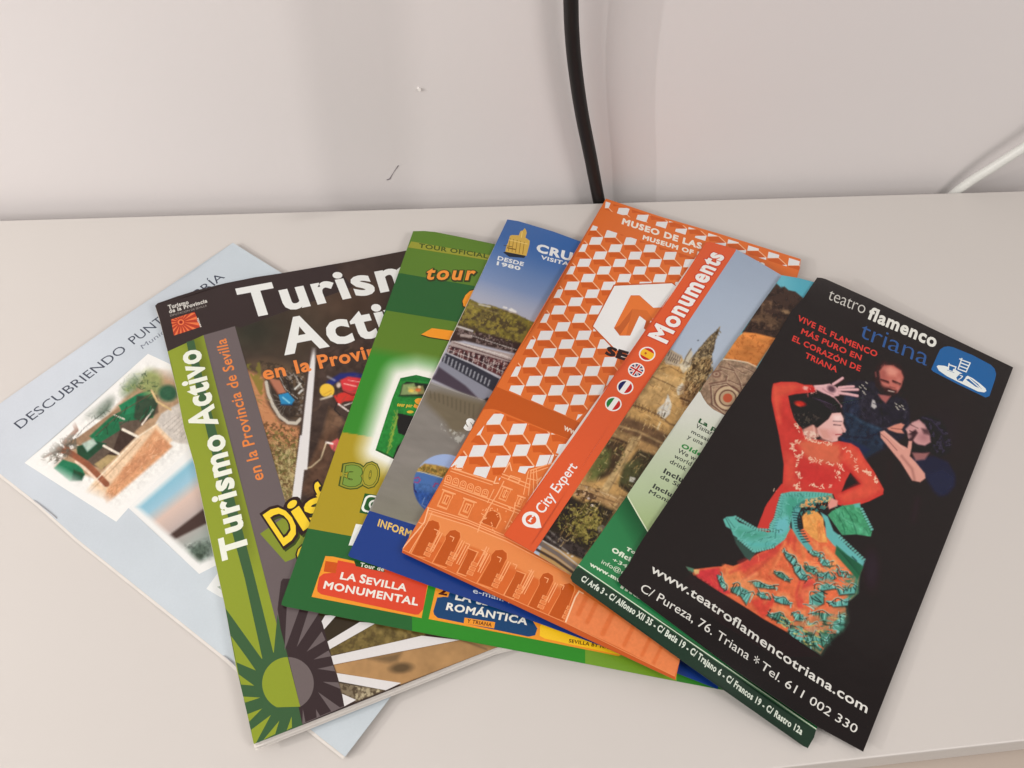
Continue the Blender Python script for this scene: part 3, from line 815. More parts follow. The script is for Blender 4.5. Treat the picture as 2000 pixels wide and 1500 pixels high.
# soft dark halo then the titles
p.text('Turismo', (484.5, 1078), (434.5, 848), (436, 1093), (228, 228, 218), bold=.036)
p.text('Activo', (424, 826), (388, 682), (375, 840), (228, 228, 218), bold=.036)
OR = (222, 128, 66)
p.text('en la Provincia de Sevilla', (515.5, 935), (441, 661), (493, 941), OR, bold=.015)
p.text('Turis', (752, 524), (1694, 341), (690, 322), (222, 221, 221), 'C', .034)
p.text('mo', (1748, 332), (2270, 230), (1686, 130), (222, 221, 221), 'C', .034)
p.text('Acti', (1052, 787), (1800, 640), (985, 555), (222, 221, 221), 'C', .034)
p.text('vo', (1820, 636), (2160, 570), (1753, 404), (222, 221, 221), 'C', .034)
p.text('en la', (888, 980), (1228, 912), (866, 890), OR, 'C', .03)
p.text('Provincia', (1297, 897), (1905, 772), (1272, 806), OR, 'C', .03)
LW = (205, 200, 196)
p.text('Turismo', (1236, 577), (1382, 538), (1229, 549), LW, 'A', .04)
p.text('de la Provincia', (1242, 607), (1518, 526), (1236, 581), LW, 'A', .04)
p.text('DIPUTACION DE SEVILLA', (1248, 632), (1516, 556), (1245, 618), (150, 142, 138), 'A')
p.poly((176, 62, 44), [(1252, 652), (1425, 596), (1470, 706), (1274, 770)], 'A')
cx, cyy = 1325, 672
bd = [(1252, 652), (1425, 596), (1470, 706), (1274, 770)]
def on_quad(a):
    dx, dy = math.cos(a), math.sin(a); best = 1e9
    for i in range(4):
        (x0, y0), (x1, y1) = bd[i], bd[(i + 1) % 4]; ex, ey = x1 - x0, y1 - y0; den = dx * ey - dy * ex
        if abs(den) < 1e-9: continue
        t = ((x0 - cx) * ey - (y0 - cyy) * ex) / den; u = ((x0 - cx) * dy - (y0 - cyy) * dx) / den
        if t > 0 and 0 <= u <= 1: best = min(best, t)
    return best
for k in range(17):
    a = k * 2 * math.pi / 17 + .1; d = .085
    r1, r2 = on_quad(a - d), on_quad(a + d)
    p.poly((226, 116, 70), [(cx + 26 * math.cos(a), cyy + 26 * math.sin(a)), (cx + r1 * math.cos(a - d), cyy + r1 * math.sin(a - d)), (cx + r2 * math.cos(a + d), cyy + r2 * math.sin(a + d))], 'A')
p.ell((226, 116, 70), (cx, cyy), 24, 22, 'A'); p.ell((150, 44, 34), (cx, cyy), 13, 12, 'A')
p.text('sevilla', (1475, 706), (1452, 640), (1462, 710), LW, 'A', .04)
# headline panel
p.poly((128, 140, 52), [(548, 825), (640, 762), (900, 580), (1150, 520), (1150, 800), (835, 1030), (760, 1062)], 'D')
for w_, col, dx in ((.075, (60, 72, 34), (16, 18)), (.08, (50, 34, 22), (0, 0)), (.022, (238, 202, 56), (0, 0))):
    o_ = np.array(dx)
    p.text('D', o_ + (744, 918), o_ + (892, 812), o_ + (580, 672), col, 'D', w_, .16)
    p.text('i', o_ + (912, 790), o_ + (966, 750), o_ + (770, 566), col, 'D', w_, .16)
    p.text('s', o_ + (1000, 740), o_ + (1120, 660), o_ + (860, 520), col, 'D', w_, .16)
    p.text('fruta', o_ + (1110, 640), o_ + (1500, 300), o_ + (980, 440), col, 'D', w_, .16)
    p.text('C', o_ + (905, 1090), o_ + (1020, 1010), o_ + (835, 975), col, 'D', w_, .16)
cover = p.build('cover', M_MATT, mg)
ow = settle(out, Hf, .028)
sheet_stack('page', mg, ow, Hf, .00028, .0031, 11, M_PAPER, jitter=.00035, shrink=.0002, seed=8, drift=(.00003, -.00016))
# ================================================================== 3 green bus tour leaflet
out = z('X', (807, 451.5), (828, 451), (851, 453.2), (905, 464), (967, 477), (1200, 516), (1421, 552), (1436, 1356), (1415, 1348), (1340, 1334), (1143, 1296), (805, 1232), (560, 1185), (549.5, 1181), (551, 1174))
Hf = rest_height(.0011)
gl = obj_at('leaflet', out, 'green bus tour leaflet with the red and blue route boxes along its foot', 'leaflet', Hf)
p = Print(out, Hf, (46, 98, 52))
F_ = lambda col, *pts: p.poly(col, pts, 'F')
G1, G2 = (90, 122, 48), (46, 94, 52)
F_(G1, (600, 60), (1100, 60), (3000, 500), (3000, 800), (1480, 520), (905, 420), (800, 440))
F_(G2, (780, 440), (905, 420), (1480, 520), (3000, 800), (3000, 1180), (1345, 805), (790, 715), (700, 740))
def gmid(P):
    s = Pic(P, (92, 122, 46)).use('F')
    t = ((P - z('F', (790, 715))) @ np.array([-.17, 1.0])) / .24664 - 140
    s.mix((t - 150) / 90, (58, 132, 48))
    bus = z('F', (900, 1250), (1025, 1225), (1150, 1255), (2200, 1400), (2200, 2600), (1040, 2500), (560, 1700))
    bus = np.concatenate([z('F', (900, 1250), (1025, 1225), (1150, 1255), (2200, 1500)), z('G', (1500, 700), (745, 380), (630, 325), (735, 0))])
    d = sdist(P, bus)
    yl = ((P - z('G', (425, 210))) @ np.array([-.17, 1.0]))
    s.mix(.5 + yl / 1.2, (166, 144, 44))
    w = np.clip(1 - (d - 9) / 38, 0, 1) ** 1.2
    s.mix(w, (232, 230, 224))
    return s.c
p.pic(np.concatenate([z('F', (790, 715), (1345, 805), (3000, 1180)), z('G', (2200, 1200), (460, 868), (205, 822), (0, 800))]), gmid, 3.0)
F_((146, 146, 56), (986, 168), (3000, 520), (3000, 590), (1600, 318), (960, 215))
p.text('TOUR OFICIAL', (1047, 216), (1590, 303), (1052, 184), (66, 82, 34), 'F', .03)
p.text('SEVILLA', (1680, 318), (1980, 372), (1685, 286), (66, 82, 34), 'F', .03)
for w_, c_, d_ in ((.09, (52, 62, 26), (5, 6)), (.07, (52, 62, 26), (0, 0)), (.03, (232, 142, 62), (0, 0))):
    o_ = np.array(d_)
    p.text('tour', o_ + (1098, 466), o_ + (1476, 472), o_ + (1128, 366), c_, 'F', w_, .22)
for o_, c_ in (((-4, 8), (56, 60, 22)), ((0, 0), (232, 146, 46))):
    q = [(1065, 905), (1150, 855), (1330, 878), (1900, 960), (1900, 1060), (1290, 950), (1130, 925)]
    p.poly(c_, [(a + o_[0] * (1.5 if c_[0] < 100 else 0), b + o_[1]) for a, b in q], 'F')
for k, c_ in ((9, (56, 60, 22)), (0, (232, 146, 46))):
    p.poly(c_, [(1500, 548 - k), (1450, 562 - k), (1415, 595), (1393 - k, 640), (1400 - k, 680 + k), (1425, 690 + k), (1560, 640)], 'F')
# the bus
def bus(P):
    s = Pic(P, (44, 126, 56)).use('F')
    s.poly((36, 108, 52), [(900, 1250), (1025, 1225), (1150, 1255), (1500, 1320), (1500, 1345), (1030, 1268), (905, 1275)], 1)
    s.poly((34, 44, 34), [(915, 1300), (950, 1278), (1500, 1340), (1500, 1420), (890, 1395)], 1.5)
    s.poly((140, 160, 106), [(920, 1300), (1010, 1290), (1040, 1380), (900, 1385)], 3, .9)
    s.poly((196, 178, 110), [(960, 1325), (1080, 1310), (1100, 1380), (970, 1370)], 3, .6); s.blob((206, 110, 60), (1040, 1345), 22, 14, 0, 2); s.blob((220, 190, 90), (985, 1350), 22, 12, 0, 2); s.blob((210, 200, 160), (1050, 1320), 12, 10, 0, 2)
    s.poly((30, 84, 44), [(880, 1388), (1500, 1405), (1500, 1420), (875, 1400)], 1)
    s.use('G')
    s.poly((26, 30, 28), [(760, 85), (890, 110), (1200, 140), (1200, 230), (820, 232), (775, 215), (768, 160)], 1)
    s.line((100, 140, 70), [(770, 70), (760, 150), (735, 240), (700, 360)], 10, 1.5); s.line((132, 158, 66), [(772, 110), (745, 200), (720, 290)], 9, 1.5)
    for k in range(6): s.line((128, 152, 60), [(700 + k * 8, 345 - k * 42), (735 + k * 6, 300 - k * 40), (715 + k * 7, 262 - k * 38)], 6, 1.4, .8)
    s.line((30, 70, 36), [(640, 325), (700, 350), (745, 378)], 10, 2); s.poly((26, 34, 26), [(740, 380), (770, 300), (800, 270), (830, 280), (790, 400)], 2)
    s.grain(.15, 5, 4)
    return s.c
p.pic(np.concatenate([z('F', (900, 1250), (1025, 1225), (1150, 1255), (2200, 1500)), z('G', (1500, 700), (745, 380), (630, 325), (735, 0))]), bus, 2.0)
p.text('tour por', (768, 42), (862, 50), (774, 22), (206, 170, 60), 'G', .06)
p.text('S', (880, 50), (930, 56), (892, -4), (224, 150, 56), 'G', .07)
p.ell((206, 170, 60), (852, 80), 22, 9, 'G')
# 30 badge
for w_, c_, c2 in ((.20, (64, 80, 34), (64, 80, 34)), (.155, (138, 142, 58), (160, 146, 54)), (.10, (66, 86, 36), (66, 86, 36)), (.075, (118, 146, 66), (158, 150, 56))):
    p.text('3', (440, 538), (520, 545), (456, 430), c_, 'G', w_, 0)
    p.text('0', (556, 532), (622, 538), (572, 424), c2, 'G', w_, 0)
p.poly((40, 88, 44), [(562, 598), (760, 628), (720, 760), (528, 722)], 'G')
def rr(c, ex, ey, r=.3, n=5):
    """rounded box around c with half axes ex, ey"""
    c, ex, ey = map(lambda v: np.array(v, float), (c, ex, ey)); out_ = []
    for sx, sy, a0 in ((1, 1, 0), (-1, 1, 90), (-1, -1, 180), (1, -1, 270)):
        for k in range(n):
            a = math.radians(a0 + 90 * k / (n - 1))
            out_.append(c + ex * (sx * (1 - r) + r * math.cos(a)) + ey * (sy * (1 - r) + r * math.sin(a)))
    return out_
p.poly((232, 232, 226), rr((622, 670), (70, 12), (-20, 54), .5), 'G'); p.poly((40, 88, 44), rr((622, 670), (56, 10), (-16, 43), .5), 'G')
p.ell((232, 232, 226), (622, 672), 34, 32, 'G'); p.ell((40, 88, 44), (622, 672), 22, 20, 'G')
# white label and the lower green band
p.poly((46, 98, 54), np.concatenate([z('G', (205, 822), (460, 868), (1500, 1060)), z('X', (1500, 1400), (805, 1300), (500, 1200))]))
p.poly((228, 228, 224), [(506, 793), (600, 806), (545, 935), (459, 930)], 'G')
p.pic([(805, 1100), (1500, 1220), (1500, 1400), (1330, 1340), (805, 1250)], lambda P: np.array([54., 134, 48]) * (1 - .0 * P[:, :1]), 20)
p.poly((112, 150, 52), [(1143, 1150), (1330, 1200), (1330, 1345), (1143, 1300)]); p.poly((56, 122, 48), [(1322, 1200), (1500, 1200), (1500, 1400), (1322, 1345)])
J_ = lambda col, pts: p.poly(col, pts, 'J')
J_((232, 148, 52), [(168, 58), (200, 60), (625, 150), (612, 190), (585, 327), (108, 235)])
J_((212, 74, 52), [(222, 76), (330, 98), (600, 152), (612, 175), (592, 290), (572, 312), (555, 312), (150, 224), (134, 212), (132, 196), (140, 150), (160, 134), (200, 130), (215, 118)])
p.text('1', (174, 124), (200, 128), (181, 84), (196, 84, 30), 'J', .05)
J_((34, 74, 40), [(292, 78), (420, 104), (425, 128), (330, 108), (300, 102)]); p.text('Tour de', (318, 103), (420, 124), (322, 86), (228, 226, 214), 'J', .03)
WJ = (228, 224, 218)
p.text('LA', (232, 157), (297, 168), (240, 129), WJ, 'J', .035); p.text('S', (316, 172), (338, 176), (324, 138), WJ, 'J', .035); p.text('EVILLA', (345, 178), (516, 210), (352, 150), WJ, 'J', .035)
p.text('MONUMENTAL', (160, 197), (566, 272), (168, 167), WJ, 'J', .035)
J_((232, 148, 52), [(648, 190), (1200, 320), (1430, 400), (1470, 480), (1440, 492), (1100, 424), (616, 331)])
J_((34, 70, 112), [(655, 232), (700, 236), (712, 200), (900, 200), (1065, 335), (1088, 372), (1078, 402), (1050, 408), (655, 326), (640, 312), (636, 298)])
J_((232, 148, 52), [(650, 190), (712, 200), (700, 232), (655, 238)]); p.text('2', (662, 222), (692, 228), (668, 190), (80, 40, 24), 'J', .05)
p.text('LA S', (732, 246), (845, 268), (740, 212), WJ, 'J', .035); p.text('EVILLA', (850, 268), (1010, 296), (857, 240), WJ, 'J', .035)
p.text('ROMÁNTICA', (692, 290), (1040, 356), (700, 261), WJ, 'J', .035)
J_((232, 148, 52), [(772, 325), (905, 345), (900, 372), (768, 350)]); p.text('Y TRIANA', (783, 346), (888, 364), (786, 331), (92, 50, 24), 'J', .03)
J_((242, 194, 48), [(1100, 362), (1110, 350), (1500, 430), (1500, 480), (1440, 486), (1120, 416), (1098, 404)])
J_((242, 194, 48), [(1210, 405), (1500, 455), (1500, 494), (1206, 436)]); p.text('SEVILLA BY NIGHT', (1224, 432), (1436, 468), (1227, 418), (92, 60, 26), 'J', .03)
p.build('front_panel', M_MATT, gl)
ow = settle(out, Hf, .03)
sheet_stack('inner_panel', gl, ow, Hf, .00028, .0010, 3, M_PAPER, jitter=.0003, shrink=.0008, seed=5)

# ================================================================== 4 blue river cruise leaflet
out = z('X', (991, 428.5), (1013, 432), (1080, 452), (1132, 471), (1320, 534), (1500, 600), (1402, 1346), (1320, 1314), (1104, 1236), (1000, 1198), (834.5, 1142), (740, 1107), (684, 1088), (680, 1084))
Hf = rest_height(.0009)
bl = obj_at('leaflet', out, 'blue river cruise leaflet with a moored boat, between green and orange leaflets', 'leaflet', Hf)
p = Print(out, Hf, (40, 62, 128))
def cruise(P):
    s = Pic(P, (66, 104, 166)).use('H')
    n = np.array([-.3, .954]); t = ((P - z('H', (1000, 470))) @ n)
    s.mix((t + 90) / 130, (150, 158, 186)); s.mix((t - 0) / 60, (172, 170, 184))
    s.poly((60, 98, 160), [(1000, -80), (2600, 400), (2600, 700), (1000, 170)], 70, .5)
    # hill with trees
    hill = [(700, 900), (890, 615), (960, 650), (1040, 660), (1130, 690), (1240, 730), (1340, 780), (1700, 900), (1900, 1300), (1240, 960), (780, 830)]
    s.poly((104, 92, 54), hill, 3)
    s.grain(.85, 9, 5, hill, tint=(70, 58, 44), thr=.47); s.grain(.8, 6, 6, hill, tint=(150, 132, 62), thr=.57); s.grain(.6, 14, 9, hill, tint=(128, 116, 50), thr=.55)
    s.poly((158, 142, 66), [(870, 700), (880, 630), (960, 650), (940, 720)], 6, .5)
    s.line((196, 190, 190), [(960, 655), (1040, 672)], 12, 2, .8); s.line((214, 210, 210), [(1140, 675), (1160, 680)], 14, 1.5); s.poly((218, 214, 214), [(1175, 690), (1195, 680), (1235, 705), (1230, 720), (1180, 712)], 1.5); s.line((150, 130, 120), [(1130, 690), (1240, 725)], 8, 2, .7)
    s.line((150, 128, 122), [(900, 650), (1000, 690), (1100, 720)], 6, 2, .4)
    s.poly((60, 46, 44), [(760, 840), (840, 820), (1200, 920), (1900, 1160), (1900, 1260), (1210, 1010), (850, 920), (740, 930)], 4)
    s.line((206, 200, 198), [(790, 812), (850, 830), (910, 850)], 14, 2, .9); s.line((186, 170, 166), [(830, 880), (900, 890)], 22, 2, .8); s.grain(.7, 4, 8, [(760, 840), (840, 820), (1200, 920), (1210, 1010), (850, 920)], tint=(150, 130, 128), thr=.6)
    for k in range(20): s.line((206, 200, 198), [(900 + k * 17, 882 + k * 5.4), (908 + k * 17, 885 + k * 5.4)], 7, 1.2, .7)
    s.strokes(hill, 260, [(70, 60, 40), (158, 146, 70), (120, 112, 52), (96, 82, 50), (176, 160, 84)], .6, 9, 5, 51, .75, 1.2)
    # boat
    s.poly((166, 150, 148), [(735, 960), (760, 920), (1240, 1030), (1900, 1260), (1900, 1350), (1190, 1080), (950, 1020)], 2)
    for k in range(9): s.line((90, 66, 66), [(770 + k * 44, 935 + k * 14), (900 + k * 44, 975 + k * 14)], 5, 1.3, .75); 
    for k in range(8): s.line((222, 214, 212), [(780 + k * 48, 925 + k * 13), (880 + k * 48, 960 + k * 14)], 5, 1.2, .7)
    s.poly((88, 48, 50), [(720, 1010), (740, 955), (950, 1015), (1190, 1080), (1900, 1330), (1900, 1400), (1160, 1180), (1130, 1190), (900, 1080)], 2)
    s.grain(.7, 5, 22, [(720, 1010), (740, 955), (950, 1015), (1190, 1080), (1160, 1180), (900, 1080)], tint=(40, 30, 36), thr=.52); s.grain(.7, 5, 24, [(720, 1010), (740, 955), (950, 1015), (1190, 1080), (1160, 1180), (900, 1080)], tint=(196, 176, 172), thr=.62)
    for k in range(12): s.line((206, 198, 196), [(745 + k * 36, 965 + k * 11), (728 + k * 36, 1020 + k * 14)], 5, 1.2, .8)
    s.line((206, 198, 196), [(735, 985), (940, 1060), (1140, 1150)], 5, 1.2, .8)
    s.poly((52, 52, 62), [(690, 1050), (715, 1010), (900, 1090), (1110, 1200), (1060, 1300), (860, 1180), (680, 1080)], 2)
    for k in range(13): s.line((150, 150, 160), [(712 + k * 27, 1030 + k * 15), (700 + k * 27, 1075 + k * 14.5)], 11, 1.3, .9)
    s.line((176, 174, 182), [(715, 1005), (900, 1085), (1110, 1185), (1300, 1270)], 9, 1.5)
    s.poly((132, 132, 146), [(665, 1095), (685, 1070), (870, 1180), (1060, 1290), (1180, 1350), (1180, 1420), (1000, 1370), (860, 1260), (660, 1120)], 2)
    s.poly((72, 62, 74), [(640, 1160), (662, 1110), (860, 1250), (985, 1370), (900, 1340), (740, 1260), (610, 1200)], 4); s.poly((44, 38, 44), [(980, 1360), (1020, 1335), (1200, 1420), (1100, 1420)], 2)
    # water
    s.use('I')
    s.poly((128, 122, 118), [(520, -110), (600, -130), (800, -60), (1000, 10), (1200, 60), (1100, 900), (100, 900), (160, 820)], 6)
    s.poly((106, 94, 74), [(560, -60), (680, -60), (1000, 20), (1000, 120), (900, 170), (860, 240), (760, 250), (700, 160), (620, 80), (560, 20)], 14, .8)
    for k in range(11): s.line((82, 72, 58), [(600 + k * 32, -60 + k * 10), (606 + k * 31, -10 + k * 14)], 9, 2.5, .55)
    s.line((170, 166, 160), [(600, -120), (1000, 10)], 5, 1.5, .7)
    s.grain(.85, 5, 33, [(660, 150), (760, 220), (860, 260), (820, 340), (680, 220)], tint=(178, 176, 170), thr=.6)
    s.grain(.10, 22, 34, [(160, 820), (500, 0), (1000, 200), (900, 900)], rot=.35, stretch=3)
    s.mix(np.clip((P[:, 1] - 900) / 120, 0, 1), (126, 124, 108), .6)
    # round inset
    def clipc(cx, cy, r): return .5 - (np.hypot(*(zi('I', P) - (cx, cy)).T) - r) * .2667 / 1.5
    m = np.clip(clipc(705, 630, 228), 0, 1)
    t = Pic(P, (150, 168, 210)).use('I')
    t.poly((146, 112, 60), [(440, 520), (520, 500), (560, 470), (640, 480), (760, 510), (1000, 560), (1000, 700), (440, 540)], 3); t.grain(.7, 5, 51, [(440, 520), (560, 470), (760, 500), (1000, 560), (1000, 620), (440, 560)], tint=(196, 160, 80), thr=.5)
    t.grain(.7, 4, 52, [(440, 520), (560, 490), (760, 520), (1000, 580), (1000, 620), (440, 560)], tint=(80, 76, 40), thr=.56)
    t.poly((72, 106, 164), [(400, 530), (540, 530), (760, 590), (1000, 660), (1000, 1000), (400, 1000)], 3); t.poly((50, 82, 150), [(400, 640), (620, 690), (800, 720), (800, 1000), (400, 1000)], 10); t.grain(.25, 5, 53, [(400, 600), (800, 650), (800, 1000), (400, 1000)])
    t.line((206, 190, 150), [(500, 525), (560, 538), (700, 578)], 5, 1.5)
    t.line((150, 60, 110), [(485, 580), (515, 570), (528, 590), (510, 612), (485, 605)], 8, 1.5); t.line((44, 40, 90), [(480, 620), (482, 660), (498, 680)], 12, 2); t.line((150, 60, 110), [(625, 640), (640, 615), (660, 620)], 9, 1.5); t.line((190, 206, 226), [(560, 720), (540, 770), (565, 790)], 5, 2, .5)
    m2 = m[:, None]; s.c = s.c * (1 - m2) + t.c * m2
    return s.c
band = [(165, 818), (475, 915), (3000, 1750)]
p.pic(np.concatenate([z('X', (960, 380), (1600, 560), (1560, 900), (1500, 1010)), z('I', (1800, 1350), (475, 915), (165, 818), (150, 830))]), cruise, 1.9)
p.poly((40, 64, 132), np.concatenate([z('I', (140, 812), (165, 818), (475, 915), (1800, 1350)), z('X', (1450, 1400), (600, 1100))]))
p.text('INFORMACIÓN', (216, 926), (672, 1088), (230, 878), (222, 186, 104), 'I', .035)
p.text('e-mail: reservas', (808, 217), (1130, 310), (812, 196), (200, 208, 222), 'J', .01)
GD = (206, 168, 82)
p.poly(GD, [(1150, 272), (1160, 222), (1170, 205), (1185, 152), (1200, 146), (1250, 148), (1262, 118), (1280, 112), (1293, 96), (1304, 112), (1308, 130), (1298, 165), (1330, 188), (1328, 215), (1305, 300), (1160, 278)], 'H')
p.poly((40, 46, 60), [(1135, 274), (1150, 268), (1300, 298), (1290, 314), (1180, 306)], 'H')
for k in range(5): p.line((150, 112, 44), [(1186 + k * 26, 170 + k * 7), (1174 + k * 26, 262 + k * 6)], 5, 'H')
p.line((232, 200, 120), [(1178, 182), (1312, 212)], 5, 'H'); p.line((120, 88, 40), [(1165, 240), (1225, 252)], 8, 'H'); p.line((60, 50, 46), [(1140, 222), (1200, 232)], 4, 'H'); p.line((232, 200, 120), [(1275, 120), (1268, 165)], 6, 'H')
WB = (222, 222, 226)
p.text('DESDE', (1094, 327), (1280, 373), (1102, 301), WB, 'H', .035); p.text('1980', (1090, 365), (1256, 404), (1095, 340), WB, 'H', .04)
p.text('CRUCEROS', (1380, 264), (2060, 440), (1394, 212), WB, 'H', .05); p.text('VISITA', (1412, 320), (1612, 372), (1418, 296), WB, 'H', .035)
p.text('SEVILLA', (852, 212), (1300, 380), (880, 142), (228, 228, 228), 'I', .08)
p.build('front_panel', M_MATT, bl)
ow = settle(out, Hf, .03)
sheet_stack('inner_panel', bl, ow, Hf, .00026, .0008, 2, M_PAPER, jitter=.0002, shrink=.0008, seed=6)
# ================================================================== 5 orange museum leaflet
out = z('X', (1183.5, 388), (1190, 390), (1290, 423), (1400, 455), (1564, 506), (1562, 525), (1328, 1288), (1319, 1328), (1112, 1232), (785, 1079), (787, 1070))
Hf = rest_height(.0020)
ol = obj_at('leaflet', out, 'orange museum leaflet with white cube pattern over a printed palace facade', 'leaflet', Hf)
OB, OD, OLt = (216, 110, 54), (200, 92, 42), (226, 132, 78)
p = Print(out, Hf, OB)
# cube pattern
c0 = np.array([1141.2, 513.2]); e1, e2 = np.array([38.5, 14.8]), np.array([31.0, -14.5])
def Wt(q): return on_table(np.asarray(q, float).reshape(-1, 2), .012)
def cubes(clip_px, o_px):
    """white rhombi of the cube pattern, a true lattice in the plane of the leaflet, cut at the clip polygon"""
    clip = np.asarray(clip_px, float)
    if ((clip * np.roll(clip[:, ::-1], -1, 0) * [1, -1]).sum()) < 0: clip = clip[::-1]
    def clip_poly(P):
        P = [np.array(q) for q in P]
        for i in range(len(clip)):
            A, B = clip[i], clip[(i + 1) % len(clip)]; n = np.array([-(B - A)[1], (B - A)[0]]); O = []
            for j in range(len(P)):
                u, v = P[j], P[(j + 1) % len(P)]; du, dv = (u - A) @ n, (v - A) @ n
                if du >= 0: O.append(u)
                if du * dv < 0: O.append(u + (v - u) * du / (du - dv))
            P = O
            if len(P) < 3: return None
        return np.array(P)
    w1 = (Wt(c0 + e1 / 2) - Wt(c0 - e1 / 2))[0]; w2 = (Wt(c0 + e2 / 2) - Wt(c0 - e2 / 2))[0]
    off = {k: (Wt(c0 + np.array(v)) - Wt(c0))[0] for k, v in dict(TL=(-8.5, -7.6), TR=(14.6, -7.8), BR=(8.6, 7.6), BL=(-14.6, 7.8), h1=(22, 20)).items()}
    ow_ = Wt(o_px)[0]
    def put(col, pts):
        q = clip_poly(to_px([(a[0], a[1], .012) for a in pts]))
        if q is not None: p.sh.append(([(q, 1)], col))
    cells = [(i, j) for i in range(-16, 17) for j in range(-16, 17) if np.linalg.norm(w1 * i + w2 * j) < .2]
    for i, j in cells:
        c = ow_ + w1 * i + w2 * j; low = w1 - w2
        put(OD, [c + off['BL'] * .96, c + off['BR'], c + low + off['TR'], c + low + off['TR'] * .5 + off['TL'] * .5 , c + off['BR'] * .5 + off['BL'] * .5 + low * .34, c + off['BL'] + low * .34])
    for i, j in cells:
        c = ow_ + w1 * i + w2 * j; low = w1 - w2
        put((222, 219, 222), [c + off[k] for k in ('TL', 'TR', 'BR', 'BL')])
        u, v = c + off['BR'] * .96, c + low + off['TR'] * .96
        d = (v - u) / np.linalg.norm(v - u); n = np.array([-d[1], d[0]]) * .0003
        put((236, 176, 138), [u + n, v + n, v - n, u - n])
        u, v = c + off['BL'], c + off['BR']; d = (v - u) / np.linalg.norm(v - u); n = np.array([-d[1], d[0]]) * .00016
        put((232, 190, 160), [u + n, v + n, v - n, u - n])
area1 = z('X', (1158, 440), (1361, 505), (1368, 585), (1250, 700), (1135, 824.5), (985, 758.5))
cubes(area1, c0)
area2 = z('X', (968, 804), (1115, 860), (1100, 900), (1060, 935), (965, 940), (880, 912))
cubes(area2, (967.5, 818.7))
area0 = z('K', (985, 60), (2690, 585), (2690, 665), (975, 128))
cubes(area0, (1217, 413))
# bands
p.poly((188, 88, 40), np.concatenate([z('L', (20, 288), (690, 578), (900, 660)), z('X', (1150, 870)), z('L', (590, 698), (40, 475), (0, 468)), z('X', (940, 800))]))
p.text('MUSEO DE LAS ILUSIONES', (1215, 437), (1492, 526), (1218, 427), (230, 222, 214), 'X', .05)
p.text('MUSEUM OF ILLUSIONS', (1255.5, 467), (1448, 526), (1257.5, 459.5), (230, 222, 214), 'X', .05)
p.text('www.', (1101, 839), (1138, 858), (1104, 828), (226, 206, 190), 'X', .03)
# logo
K_ = lambda col, *pts: p.poly(col, pts, 'K')
K_((190, 88, 40), (1052, 775), (1555, 755), (1612, 795), (1490, 985), (1395, 985), (1350, 1160), (1200, 1400), (1060, 1345), (865, 1137))
K_((228, 226, 228), (1060, 787), (1552, 765), (1602, 797), (1478, 972), (1395, 976), (1275, 868), (1200, 868), (1055, 1150), (1105, 1216), (1195, 1216), (1275, 1045), (1332, 1088), (1312, 1152), (1330, 1170), (1190, 1385), (1070, 1335), (876, 1135))
K_((222, 118, 58), (1200, 870), (1275, 870), (1395, 978), (1475, 975), (1440, 1050), (1340, 1088), (1275, 1042), (1195, 1215), (1105, 1214), (1056, 1150))
K_((190, 96, 50), (1215, 985), (1235, 1000), (1200, 1075), (1105, 1214), (1056, 1150), (1100, 1130))
K_((206, 108, 54), (1215, 985), (1340, 1000), (1400, 1090), (1330, 1085), (1275, 1042), (1195, 1215), (1160, 1214))
p.text('SE', (986, 1375), (1148, 1424), (1012, 1312), (46, 34, 34), 'K', .07, .12)
# facade
def M_(col, *pts): p.poly(col, pts, 'M')
def ML(pts, w=7, col=(238, 164, 116)): p.line(col, pts, w * 1.35, 'M')
fac = [(380, 165), (400, 150), (420, 175), (460, 170), (470, 195), (560, 220), (640, 250), (655, 225), (672, 245), (700, 190), (730, 130), (745, 180), (830, 205), (850, 170), (960, 150), (1010, 130), (1100, 300), (2000, 1100), (1760, 1370), (1745, 1475), (70, 670), (110, 590), (240, 405), (300, 290)]
M_((214, 118, 64), *fac)
def facade(P):
    s = Pic(P, (215, 114, 60)).use('M')
    s.grain(.03, 10, 3)
    s.poly((228, 142, 86), [(235, 430), (700, 600), (1130, 830), (1100, 930), (1000, 900), (640, 700), (220, 540)], 3, .8)
    s.poly((204, 96, 46), [(80, 668), (150, 560), (1160, 940), (1095, 1105), (1740, 1400), (1745, 1475)], 4, .6)
    return s.c
p.pic(fac, facade, 3, 'M')
arches = ([(138, 694), (212, 545), (212, 525), (232, 498), (265, 488), (300, 502), (306, 530), (298, 560), (222, 712)],
          [(272, 745), (346, 605), (345, 585), (372, 552), (402, 548), (430, 565), (432, 592), (424, 612), (352, 772)],
          [(545, 868), (622, 730), (625, 700), (650, 672), (690, 668), (715, 690), (716, 722), (706, 740), (632, 900)],
          [(852, 1010), (918, 880), (918, 850), (940, 815), (970, 808), (998, 828), (1000, 855), (990, 880), (916, 1040)],
          [(976, 1068), (1046, 935), (1048, 905), (1070, 878), (1100, 872), (1125, 890), (1128, 915), (1062, 1100)])
doors = ([(420, 806), (478, 690), (482, 662), (536, 684), (470, 825)], [(704, 945), (764, 830), (776, 798), (828, 818), (762, 965)],
         [(560, 500), (590, 470), (600, 438), (632, 428), (668, 445), (676, 480), (650, 535)])
for q in arches:
    q = np.array(q, float); c = q.mean(0)
    pass
    M_((232, 148, 94), *[tuple(v) for v in c + (q - c) * [1.14, 1.05]]); M_((216, 112, 58), *[tuple(v) for v in c + (q - c) * [1.07, 1.025]]); M_((186, 86, 38), *[tuple(v) for v in q])
for q in doors:
    q = np.array(q, float); c = q.mean(0); M_((232, 150, 98), *[tuple(v) for v in c + (q - c) * [1.2, 1.07]]); M_((188, 88, 40), *[tuple(v) for v in q])
